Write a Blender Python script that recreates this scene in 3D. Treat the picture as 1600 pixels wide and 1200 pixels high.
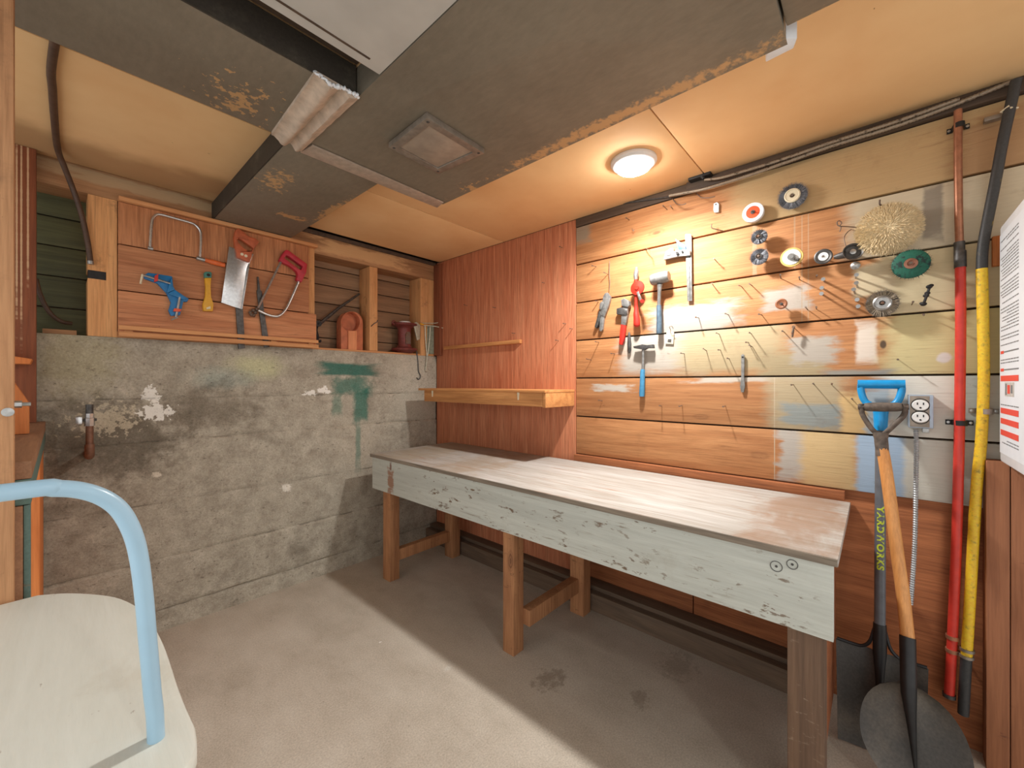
import bpy, bmesh, math, random
from mathutils import Vector, noise as mnoise
from mathutils.geometry import tessellate_polygon
random.seed(7)
for o in list(bpy.data.objects): bpy.data.objects.remove(o)
scene = bpy.context.scene
COL = scene.collection
V = Vector

# ------------------------------------------------------------------ camera, world, lamps, exposure
FPX, U0, V0, EYE = 635.0, 800.0, 598.0, 1.25
YAW = math.atan(708 / FPX)
CAMX, CAMY = -2.0655, -2.6921
cam_d = bpy.data.cameras.new('camera')
cam = bpy.data.objects.new('camera', cam_d); COL.objects.link(cam)
cam.location = (CAMX, CAMY, EYE)
cam.rotation_euler = (math.radians(90), 0, -YAW)
cam_d.sensor_width = 36.0; cam_d.lens = FPX / 1600 * 36.0
cam_d.shift_y = -(600 - V0) / 1600
cam_d.clip_start = 0.02
scene.camera = cam
scene.view_settings.view_transform = 'Standard'
scene.view_settings.look = 'None'
scene.view_settings.gamma = 1.0
scene.view_settings.use_curve_mapping = False
scene.view_settings.exposure = 0.0
LAMP_STRENGTH = 100.0          # glow of the ceiling disc lamp's diffuser
LAMP_BEAM = 122.0             # its downward beam, in watts
FILL_LAMP = 120.0              # added fill lamp on the ceiling, unseen behind the camera
AMBIENT = 1.3                # light of the rest of the basement
world = bpy.data.worlds.new('world'); scene.world = world
world.use_nodes = True
bg = world.node_tree.nodes['Background']
bg.inputs[0].default_value = (1.0, 0.985, 0.965, 1); bg.inputs[1].default_value = AMBIENT
ZC = 2.227                    # ceiling height
ZD = 2.13                     # underside of the ducts

# ------------------------------------------------------------------ helpers: measuring
VX, VY = math.sin(YAW), math.cos(YAW)
RX, RY = VY, -VX
def ray(u, v):
    a = (u - U0) / FPX
    return VX + a * RX, VY + a * RY, -(v - V0) / FPX
def R(u, v, d=0.0):           # point on the plane a distance d in front of the right wall
    x, y, z = ray(u, v); t = (-d - CAMX) / x
    return V((-d, CAMY + t * y, EYE + t * z))
def B(u, v, d=0.0):           # the same for the back wall
    x, y, z = ray(u, v); t = (-d - CAMY) / y
    return V((CAMX + t * x, -d, EYE + t * z))
def Z(u, v, h):               # the same for a level plane
    x, y, z = ray(u, v); t = (h - EYE) / z
    return V((CAMX + t * x, CAMY + t * y, h))
def YW(u): return R(u, 600).y
def XB(u): return B(u, 600).x

# ------------------------------------------------------------------ helpers: meshes
class MB:
    def __init__(s): s.v = []; s.f = []
    def add(s, vs, fs):
        n = len(s.v); s.v += [V(p) for p in vs]; s.f += [[i + n for i in f] for f in fs]; return s
    def box(s, x0, x1, y0, y1, z0, z1):
        x0, x1 = min(x0, x1), max(x0, x1); y0, y1 = min(y0, y1), max(y0, y1); z0, z1 = min(z0, z1), max(z0, z1)
        return s.add([(x0,y0,z0),(x1,y0,z0),(x1,y1,z0),(x0,y1,z0),(x0,y0,z1),(x1,y0,z1),(x1,y1,z1),(x0,y1,z1)],
                     [(0,3,2,1),(4,5,6,7),(0,1,5,4),(1,2,6,5),(2,3,7,6),(3,0,4,7)])
    def obox(s, c, a, b, n, ha, hb, hn):
        c = V(c); P = []
        for k in (-1, 1):
            for i, j in ((-1,-1),(1,-1),(1,1),(-1,1)): P.append(c + a*ha*i + b*hb*j + n*hn*k)
        return s.add(P, [(0,3,2,1),(4,5,6,7),(0,1,5,4),(1,2,6,5),(2,3,7,6),(3,0,4,7)])
    def prism(s, pts, vec, holes=()):
        vec = V(vec); loops = [[V(p) for p in pts]] + [[V(p) for p in h] for h in holes]
        flat = [p for L in loops for p in L]; n = len(flat)
        if len(loops) == 1: s.add(flat + [p + vec for p in flat], [list(range(n))[::-1], [n + i for i in range(n)]])
        else:
            tri = [list(t) for t in tessellate_polygon(loops)]
            s.add(flat + [p + vec for p in flat], [t[::-1] for t in tri] + [[n + i for i in t] for t in tri])
        for L in loops:
            m = len(L)
            s.add(L + [p + vec for p in L], [(i, (i+1) % m, (i+1) % m + m, i + m) for i in range(m)])
        return s
    def tube(s, pts, r, seg=10, cap=True):
        pts = [V(p) for p in pts]; n = len(pts)
        rr = r if isinstance(r, (list, tuple)) else [r] * n
        base = len(s.v); up = None
        for i, p in enumerate(pts):
            t = (pts[min(i+1, n-1)] - pts[max(i-1, 0)])
            if t.length < 1e-9: t = V((0,0,1))
            t.normalize()
            if up is None:
                up = V((0,0,1)) if abs(t.z) < .9 else V((1,0,0))
            up = (up - t * up.dot(t))
            if up.length < 1e-6: up = t.orthogonal()
            up.normalize(); w = t.cross(up)
            for k in range(seg):
                a = 2 * math.pi * k / seg
                s.v.append(p + (up * math.cos(a) + w * math.sin(a)) * rr[i])
        for i in range(n - 1):
            for k in range(seg):
                a = base + i*seg + k; b = base + i*seg + (k+1) % seg
                s.f.append([a, b, b + seg, a + seg])
        if cap:
            s.f.append([base + k for k in range(seg)][::-1]); s.f.append([base + (n-1)*seg + k for k in range(seg)])
        return s
    def lathe(s, c, axis, prof, seg=24):
        c = V(c); axis = V(axis).normalized(); u = axis.orthogonal().normalized(); w = axis.cross(u)
        base = len(s.v); n = len(prof)
        for r, h in prof:
            for k in range(seg):
                a = 2 * math.pi * k / seg
                s.v.append(c + axis*h + (u*math.cos(a) + w*math.sin(a)) * max(r, 1e-5))
        for i in range(n - 1):
            for k in range(seg):
                a = base + i*seg + k; b = base + i*seg + (k+1) % seg
                s.f.append([a, b, b + seg, a + seg])
        return s
    def ball(s, c, rx, ry=None, rz=None, seg=14, rings=8):
        ry = rx if ry is None else ry; rz = rx if rz is None else rz
        c = V(c); base = len(s.v)
        for i in range(rings + 1):
            t = math.pi * i / rings
            for k in range(seg):
                a = 2*math.pi*k/seg
                s.v.append(c + V((rx*math.sin(t)*math.cos(a), ry*math.sin(t)*math.sin(a), rz*math.cos(t))))
        for i in range(rings):
            for k in range(seg):
                a = base + i*seg + k; b = base + i*seg + (k+1) % seg
                s.f.append([a, a + seg, b + seg, b])
        return s
    def spike(s, a, b, r):
        a, b = V(a), V(b); t = (b - a).normalized(); u = t.orthogonal().normalized(); w = t.cross(u)
        return s.add([a + u*r, a - u*r*.5 + w*r*.87, a - u*r*.5 - w*r*.87, b], [(0,1,3),(1,2,3),(2,0,3),(0,2,1)])
    def build(s, name, mat, root=None, bevel=0.0, smooth=True, kind=None):
        off = V((0,0,0))
        if root is not None:
            q = root
            while q is not None: off += q.location; q = q.parent
        me = bpy.data.meshes.new(name)
        me.from_pydata([tuple(p - off) for p in s.v], [], s.f)
        bm = bmesh.new(); bm.from_mesh(me)
        bmesh.ops.remove_doubles(bm, verts=bm.verts, dist=1e-5)
        bmesh.ops.recalc_face_normals(bm, faces=bm.faces)
        if bevel:
            es = [e for e in bm.edges if len(e.link_faces) == 2 and e.calc_face_angle(0) > .6]
            bmesh.ops.bevel(bm, geom=es, offset=bevel, segments=2, affect='EDGES', profile=.6)
        bm.to_mesh(me); bm.free()
        me.materials.append(mat)
        if smooth:
            me.polygons.foreach_set('use_smooth', [True] * len(me.polygons))
            me.set_sharp_from_angle(angle=math.radians(38))
        o = bpy.data.objects.new(name, me); COL.objects.link(o)
        if root is not None: o.parent = root
        if kind: o['kind'] = kind
        return o
def smooth_path(pts, n=6):
    pts = [V(p) for p in pts]; out = []
    P = [pts[0]*2 - pts[1]] + pts + [pts[-1]*2 - pts[-2]]
    for i in range(1, len(P) - 2):
        p0, p1, p2, p3 = P[i-1], P[i], P[i+1], P[i+2]
        for k in range(n):
            t = k / n
            out.append(.5*((2*p1) + (p2-p0)*t + (2*p0-5*p1+4*p2-p3)*t*t + (3*p1-p0-3*p2+p3)*t*t*t))
    out.append(pts[-1]); return out
def resample(pts, step):
    out = [pts[0]]; carry = 0
    for a, b in zip(pts, pts[1:]):
        L = (b - a).length; t = step - carry
        while t <= L:
            out.append(a.lerp(b, t / L)); t += step
        carry = (carry + L) % step
    return out
def thing(name, label, cat, loc=(0,0,0), group=None):
    o = bpy.data.objects.new(name, None); COL.objects.link(o); o.location = loc
    o.empty_display_size = .05
    o['label'] = label; o['category'] = cat
    if group: o['group'] = group
    return o
def tag(o, label, cat, group=None):
    o['label'] = label; o['category'] = cat
    if group: o['group'] = group
    return o
def struct(o): o['kind'] = 'structure'; return o
def own_origin(o):            # give a one-mesh thing its origin at its own place
    me = o.data; n = len(me.vertices)
    c = sum((w.co for w in me.vertices), V((0,0,0))) / n
    for w in me.vertices: w.co -= c
    o.location = c; return o

# ------------------------------------------------------------------ helpers: materials
def lin(c):
    f = lambda x: x/12.92 if x <= .04045 else ((x+.055)/1.055)**2.4
    return (f(c[0]/255), f(c[1]/255), f(c[2]/255), 1)
class NT:
    def __init__(s, name):
        s.m = bpy.data.materials.new(name); s.m.use_nodes = True
        s.t = s.m.node_tree; s.b = s.t.nodes['Principled BSDF']
    def n(s, typ, **kw):
        q = s.t.nodes.new(typ)
        for k, v in kw.items(): setattr(q, k, v)
        return q
    def put(s, sock, val):
        if isinstance(val, bpy.types.NodeSocket): s.t.links.new(val, sock)
        elif val is not None: sock.default_value = val
    def math(s, op, a, b=None, c=None, clamp=False):
        q = s.n('ShaderNodeMath', operation=op); q.use_clamp = clamp
        s.put(q.inputs[0], a)
        if b is not None: s.put(q.inputs[1], b)
        if c is not None: s.put(q.inputs[2], c)
        return q.outputs[0]
    def vmath(s, op, a, b):
        q = s.n('ShaderNodeVectorMath', operation=op); s.put(q.inputs[0], a); s.put(q.inputs[1], b); return q.outputs[0]
    def noise(s, vec, scale=1.0, detail=4, rough=.55, dist=0.0):
        q = s.n('ShaderNodeTexNoise'); s.put(q.inputs['Vector'], vec)
        q.inputs['Scale'].default_value = scale; q.inputs['Detail'].default_value = detail
        q.inputs['Roughness'].default_value = rough; q.inputs['Distortion'].default_value = dist
        return q.outputs[0]
    def ramp(s, f, stops):
        q = s.n('ShaderNodeValToRGB'); s.put(q.inputs[0], f); e = q.color_ramp.elements
        while len(e) < len(stops): e.new(.5)
        for i, (p, c) in enumerate(stops): e[i].position = p; e[i].color = c
        return q.outputs[0]
    def mix(s, f, a, b, mode='MIX'):
        q = s.n('ShaderNodeMix', data_type='RGBA', blend_type=mode)
        s.put(q.inputs[0], f); s.put(q.inputs[6], a); s.put(q.inputs[7], b); return q.outputs[2]
    def step(s, x, a, b):     # 0 at a, 1 at b
        q = s.n('ShaderNodeMapRange'); q.interpolation_type = 'SMOOTHSTEP'
        s.put(q.inputs[0], x); q.inputs[1].default_value = a; q.inputs[2].default_value = b; return q.outputs[0]
    def pos(s): return s.n('ShaderNodeNewGeometry').outputs['Position']
    def sep(s, v):
        q = s.n('ShaderNodeSeparateXYZ'); s.put(q.inputs[0], v); return q.outputs
    def bump(s, h, strength=.3, dist=.01):
        q = s.n('ShaderNodeBump'); q.inputs['Strength'].default_value = strength; q.inputs['Distance'].default_value = dist
        s.put(q.inputs['Height'], h); s.t.links.new(q.outputs[0], s.b.inputs['Normal'])
    def out(s, col, rough=.7, metal=0.0, spec=None):
        s.put(s.b.inputs['Base Color'], col); s.put(s.b.inputs['Roughness'], rough); s.put(s.b.inputs['Metallic'], metal)
        if spec is not None: s.b.inputs['Specular IOR Level'].default_value = spec
        return s.m
    def patch(s, col, P, ca, cb, ha, hb, colour, nz, amp=.5, ell=False, lo=.62, hi=1.12, a='Y', b='Z', opacity=1.0):
        p = P[a], P[b]
        da = s.math('ABSOLUTE', s.math('MULTIPLY_ADD', p[0], 1/ha, -ca/ha)); db = s.math('ABSOLUTE', s.math('MULTIPLY_ADD', p[1], 1/hb, -cb/hb))
        if ell:
            d = s.math('SQRT', s.math('ADD', s.math('MULTIPLY', da, da), s.math('MULTIPLY', db, db)))
        else: d = s.math('MAXIMUM', da, db)
        d = s.math('MULTIPLY_ADD', s.math('SUBTRACT', nz, .5), amp * 2, d)
        f = s.math('MULTIPLY', s.math('SUBTRACT', 1.0, s.step(d, lo, hi)), opacity)
        return s.mix(f, col, lin(colour))
def plain(name, c, rough=.5, metal=0.0, var=.12, scale=60, bump=.05):
    N = NT(name); tc = N.n('ShaderNodeTexCoord').outputs['Object']
    z = N.noise(tc, scale, 3)
    dark = tuple(x * (1 - 2*var) for x in lin(c)[:3]) + (1,); lite = tuple(min(1, x * (1 + var)) for x in lin(c)[:3]) + (1,)
    col = N.ramp(z, [(.3, dark), (.7, lite)])
    if bump: N.bump(z, bump, .002)
    return N.out(col, rough, metal)
def spotted(name, c, c2, rough=.5, metal=0.0, scale=25, lo=.55, hi=.65):     # worn paint, rust, dirt
    N = NT(name); tc = N.pos()
    z = N.noise(tc, scale, 6, .65); f = N.step(z, lo, hi)
    z2 = N.noise(tc, 140, 3)
    col = N.mix(f, lin(c), lin(c2)); col = N.mix(.25, col, N.ramp(z2, [(.2, (0,0,0,1)), (.8, (1,1,1,1))]), 'OVERLAY')
    N.bump(z2, .08, .002)
    return N.out(col, rough, metal)
def wood(name, c1, c2, axis=1, rough=.72, knots=True, grain=1.0, patches=(), plane='YZ', fine=.24, post=None, kcol=(80,45,25)):
    N = NT(name); rnd = N.n('ShaderNodeObjectInfo').outputs['Random']
    pos = N.pos(); shift = N.n('ShaderNodeCombineXYZ')
    for i, k in enumerate((3.1, 7.7, 5.3)): N.put(shift.inputs[i], N.math('MULTIPLY', rnd, k))
    p = N.vmath('ADD', pos, shift.outputs[0])
    sc = [15*grain]*3; sc[axis] = 1.1*grain
    sf = [170]*3; sf[axis] = 7
    pm = N.vmath('MULTIPLY', p, tuple(sc)); pf = N.vmath('MULTIPLY', p, tuple(sf))
    n1 = N.noise(pm, 1.0, 6, .6, 1.4); n2 = N.noise(pf, 1.0, 4, .6)
    col = N.ramp(n1, [(.25, lin(c1)), (.72, lin(c2))])
    g = N.ramp(n2, [(.25, (1-fine, 1-fine*1.1, 1-fine*1.2, 1)), (.6, (1,1,1,1))])
    col = N.mix(1.0, col, g, 'MULTIPLY')
    if knots:
        ks = [4.6]*3; ks[axis] = 2.0
        vo = N.n('ShaderNodeTexVoronoi'); N.put(vo.inputs['Vector'], N.vmath('MULTIPLY', p, tuple(ks)))
        vo.inputs['Scale'].default_value = 1.0
        d = N.math('MULTIPLY_ADD', n1, .06, vo.outputs['Distance'])
        f = N.math('SUBTRACT', 1.0, N.step(d, .07, .16)); ring = N.math('MULTIPLY_ADD', N.math('SINE', N.math('MULTIPLY', d, 160)), .3, .7)
        col = N.mix(N.math('MULTIPLY', N.math('MULTIPLY', f, ring), .75), col, lin(kcol))
    tone = N.math('MULTIPLY_ADD', rnd, .22, .89)
    tm = N.n('ShaderNodeCombineXYZ')
    for i in range(3): N.put(tm.inputs[i], tone)
    col = N.mix(1.0, col, tm.outputs[0], 'MULTIPLY')
    if patches:
        P = dict(zip('XYZ', N.sep(pos)))
        a, b = plane
        st = [6]*3; st['XYZ'.index(a)] = 9; st['XYZ'.index(b)] = 34
        nz = N.noise(N.vmath('MULTIPLY', pos, tuple(st)), 1.0, 5, .62, .4)
        for q in patches:
            ca, cb, ha, hb, c = q[:5]; kw = q[5] if len(q) > 5 else {}
            col = N.patch(col, P, ca, cb, ha, hb, c, nz, a=a, b=b, **kw)
        col = N.mix(.25, col, g, 'MULTIPLY')
    if post: col = post(N, col, pos)
    N.bump(N.math('MULTIPLY_ADD', n1, .5, n2), .22, .004)
    return N.out(col, rough)
def speckle(amt, dark, scale=55, lo=.60, hi=.68):        # scuffs and chips
    def f(N, col, pos):
        z = N.noise(N.vmath('MULTIPLY', pos, (1, .35, 1)), scale, 5, .7)
        z2 = N.noise(pos, 3.5, 3)
        m = N.math('MULTIPLY', N.step(z, lo, hi), N.math('MULTIPLY', N.step(z2, .42, .6), amt))
        return N.mix(m, col, lin(dark))
    return f

def streaks(amt, dark, axis=1, across=70, along=3.0, lo=.60, hi=.70):     # long stains and tears along the grain
    def f(N, col, pos):
        sc = [across]*3; sc[axis] = along
        z = N.noise(N.vmath('MULTIPLY', pos, tuple(sc)), 1.0, 5, .62, .6); z2 = N.noise(pos, 4.5, 3)
        m = N.math('MULTIPLY', N.step(z, lo, hi), N.math('MULTIPLY', N.step(z2, .4, .62), amt))
        return N.mix(m, col, lin(dark))
    return f
def smudges(amt, dark, scale=9):
    def f(N, col, pos):
        z = N.noise(N.vmath('ADD', pos, (3.1, 1.7, .4)), scale, 6, .68)
        return N.mix(N.math('MULTIPLY', N.step(z, .56, .76), amt), col, lin(dark))
    return f
def both(*fs):
    def f(N, col, pos):
        for g in fs: col = g(N, col, pos)
        return col
    return f
# wall timber
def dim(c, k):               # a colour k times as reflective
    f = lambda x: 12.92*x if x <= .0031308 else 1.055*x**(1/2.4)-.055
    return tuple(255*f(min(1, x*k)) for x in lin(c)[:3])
W_orange = (162,104,60); W_orange2 = (200,144,94)
def yb(u0, u1): y0, y1 = YW(u0), YW(u1); return (y0 + y1)/2, abs(y0 - y1)/2
def rp(row, u0, u1, z0, z1, c, **kw):                    # a paint patch on plank row: z0..z1 as fractions from its foot
    lo, hi = ROWS[row]; cy, hy = yb(u0, u1)
    return (cy, lo + (hi-lo)*(z0+z1)/2, hy, max(.001, (hi-lo)*(z1-z0)/2), dim(c, kw.pop('k', (.88 if u0 > 1305 else .55))), kw)  # lamp falloff evened out in the colour: paint greyer near the lamp
ROWS = [(1.953, 2.178), (1.725, 1.953), (1.501, 1.725), (1.277, 1.501), (1.050, 1.277), (.825, 1.050)]
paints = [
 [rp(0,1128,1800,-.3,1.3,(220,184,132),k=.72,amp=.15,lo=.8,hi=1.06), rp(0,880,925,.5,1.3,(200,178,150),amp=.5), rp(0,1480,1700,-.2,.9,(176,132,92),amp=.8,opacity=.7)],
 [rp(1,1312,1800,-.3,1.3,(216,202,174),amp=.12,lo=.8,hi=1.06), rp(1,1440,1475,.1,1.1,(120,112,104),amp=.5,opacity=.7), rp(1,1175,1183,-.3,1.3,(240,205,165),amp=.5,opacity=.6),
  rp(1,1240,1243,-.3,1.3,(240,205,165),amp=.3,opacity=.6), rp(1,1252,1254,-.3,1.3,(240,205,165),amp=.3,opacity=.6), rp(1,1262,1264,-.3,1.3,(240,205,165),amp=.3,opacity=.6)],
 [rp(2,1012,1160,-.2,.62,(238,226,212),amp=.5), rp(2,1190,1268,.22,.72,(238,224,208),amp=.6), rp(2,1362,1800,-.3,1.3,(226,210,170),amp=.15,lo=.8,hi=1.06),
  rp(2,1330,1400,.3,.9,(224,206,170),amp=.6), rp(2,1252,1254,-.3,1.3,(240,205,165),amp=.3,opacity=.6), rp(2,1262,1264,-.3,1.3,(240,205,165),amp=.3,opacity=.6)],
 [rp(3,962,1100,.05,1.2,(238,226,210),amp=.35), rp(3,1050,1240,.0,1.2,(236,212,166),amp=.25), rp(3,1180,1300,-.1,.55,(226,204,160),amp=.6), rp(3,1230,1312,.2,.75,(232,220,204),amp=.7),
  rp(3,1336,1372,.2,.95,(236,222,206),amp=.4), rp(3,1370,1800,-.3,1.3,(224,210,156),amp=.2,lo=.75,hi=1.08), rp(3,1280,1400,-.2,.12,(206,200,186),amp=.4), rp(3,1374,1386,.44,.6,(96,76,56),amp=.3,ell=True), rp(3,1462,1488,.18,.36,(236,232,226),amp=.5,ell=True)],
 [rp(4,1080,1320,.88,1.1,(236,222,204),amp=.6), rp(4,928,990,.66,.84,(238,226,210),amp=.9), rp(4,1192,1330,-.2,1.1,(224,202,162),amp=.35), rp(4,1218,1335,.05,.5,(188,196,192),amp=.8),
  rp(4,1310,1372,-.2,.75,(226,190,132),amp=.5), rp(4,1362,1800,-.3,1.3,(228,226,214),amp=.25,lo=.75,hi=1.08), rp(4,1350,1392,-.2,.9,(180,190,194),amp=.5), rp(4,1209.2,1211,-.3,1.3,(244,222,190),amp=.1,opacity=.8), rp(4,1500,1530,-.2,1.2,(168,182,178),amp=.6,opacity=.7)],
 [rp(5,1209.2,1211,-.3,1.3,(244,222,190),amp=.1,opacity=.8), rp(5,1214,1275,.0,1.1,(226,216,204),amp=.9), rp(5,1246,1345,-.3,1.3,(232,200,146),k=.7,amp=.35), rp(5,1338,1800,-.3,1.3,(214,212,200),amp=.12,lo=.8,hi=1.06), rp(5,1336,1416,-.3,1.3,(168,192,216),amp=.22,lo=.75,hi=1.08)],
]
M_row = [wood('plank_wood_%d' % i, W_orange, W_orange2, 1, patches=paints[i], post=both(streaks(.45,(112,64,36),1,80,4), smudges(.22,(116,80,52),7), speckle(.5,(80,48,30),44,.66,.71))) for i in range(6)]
M_ply = wood('red_plywood', (186,104,68), (218,146,106), 2, knots=False, grain=1.3, fine=.42, post=streaks(.5,(118,58,36),2,60,2.2))
M_low = wood('lower_plywood', (134,76,42), (180,112,68), 1, knots=False, grain=.8, fine=.4, post=smudges(.4,(84,52,34),5))
M_panel = wood('left_panel_wood', (172,108,70), (212,150,106), 0, fine=.34, post=both(streaks(.5,(104,58,36),0), speckle(.6,(70,40,26),60,.64,.7)))
M_wavy = wood('left_ply', (160,102,62), (210,146,100), 2, knots=False, grain=1.7, fine=.38)
M_stud = wood('stud_wood', (200,138,84), (234,180,122), 2, fine=.3, post=both(smudges(.55,(92,62,42),11), speckle(.7,(60,38,26),50,.64,.7)))
M_rail = wood('rail_wood', (196,134,84), (226,168,114), 0)
M_dusty = wood('dusty_wood', (140,98,62), (196,150,106), 0, patches=[(-.62,2.15,.36,.05,(206,164,116),dict(amp=.8)), (-1.7,2.2,.5,.03,(190,160,122),dict(amp=.9))], plane='XZ')
M_grey_boards = wood('weathered_boards', (120,92,68), (168,132,98), 0)
M_green_boards = wood('green_boards', (58,60,42), (98,100,66), 0, kcol=(30,28,20))
M_dark = wood('dark_timber', (64,50,40), (100,80,62), 1)
M_sill = wood('grey_sill_wood', (84,70,58), (122,100,80), 1)
M_bench_leg = wood('bench_leg_wood', (150,100,66), (192,138,94), 2, fine=.34, post=both(speckle(.6,(70,45,30)), smudges(.35,(92,64,46),8)))
M_bench_leg_dark = wood('dark_leg_wood', (86,66,52), (128,100,78), 2, post=speckle(.7,(170,150,130), 80))
M_bench_top = wood('whitewashed_ply', (156,147,134), (194,192,188), 1, knots=False, grain=1.2, fine=.22,
                   patches=[(-2.5,.0,.14,2,(140,98,60),dict(amp=1.4,lo=.2,hi=1.2,opacity=.6)), (-.45,.0,.24,2,(166,150,124),dict(amp=1.2,lo=.2,hi=1.2,opacity=.6)), (-1.0,.0,.2,2,(150,126,98),dict(amp=1.6,lo=.2,hi=1.2,opacity=.5))], plane='YZ', post=both(streaks(.75,(146,98,62),1,70,2.4,.56,.68), streaks(.5,(98,74,56),1,120,5,.64,.7)))
M_apron = wood('grey_painted_apron', (184,188,180), (208,212,203), 1, knots=False, fine=.08,
               patches=[(-.47,.64,.035,.08,(150,96,60),dict(amp=1.1,opacity=.8)), (-.47,.735,.012,.03,(120,72,46),dict(amp=.8,opacity=.8))], post=both(speckle(.9,(104,78,52), 46, .58, .64), streaks(.6,(126,108,84),1,90,6,.6,.68), smudges(.25,(150,140,118),6)))
M_edge = wood('grey_ply_edge', (104,94,82), (150,138,122), 1, knots=False, grain=2)
M_shelf = wood('shelf_wood', (176,112,60), (222,160,98), 1)
M_post = wood('tan_post', (188,134,92), (214,164,118), 2, fine=.32, post=both(smudges(.35,(120,88,62),10), speckle(.5,(84,58,40),60,.62,.7)))
M_brown_post = wood('brown_post', (116,62,36), (150,86,52), 2, knots=False, patches=[(XB(28)+0,1.9,.003,.4,(224,190,150),dict(amp=.6,opacity=.7)), (XB(35),1.9,.003,.45,(224,190,150),dict(amp=.6,opacity=.7)), (XB(45),2.0,.003,.35,(224,190,150),dict(amp=.6,opacity=.7))], plane='XZ')
M_orange_wood = wood('orange_wood', (196,108,50), (226,142,78), 2, knots=False)
M_cap_top = wood('cap_wood', (130,92,66), (168,124,90), 1)
M_green_paint = spotted('green_edge_paint', (88,112,104), (132,104,78), .7, 0, 18, .62, .7)
M_brown_board = wood('brown_partition', (140,88,58), (170,112,76), 2, knots=True, post=speckle(.6,(84,48,34), 50))

def tan_ceiling():
    N = NT('tan_fibreboard'); pos = N.pos()
    n1 = N.noise(pos, 2.2, 4); n2 = N.noise(pos, 300, 2); n3 = N.noise(N.vmath('MULTIPLY', pos, (1, 3, 1)), 26, 3, .5)
    col = N.ramp(n1, [(.3, lin((228,184,132))), (.7, lin((242,206,154)))])
    P = dict(zip('XYZ', N.sep(pos)))
    col = N.patch(col, P, -1.9, -.1, .75, .26, (150,112,76), n1, amp=.9, lo=.4, hi=1.1, a='X', b='Y', opacity=.6)   # darker brown strip along the wall
    col = N.mix(N.math('MULTIPLY', N.step(n3, .76, .79), .85), col, lin((92,56,32)))
    N.bump(n2, .06, .001)
    return N.out(col, .8, spec=.25)
M_ceil = tan_ceiling()
M_ceil_grey = plain('grey_ceiling_paint', (196,196,190), .7, 0, .05, 8)
M_void = plain('dark_joist_space', (84,66,50), .9)

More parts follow.
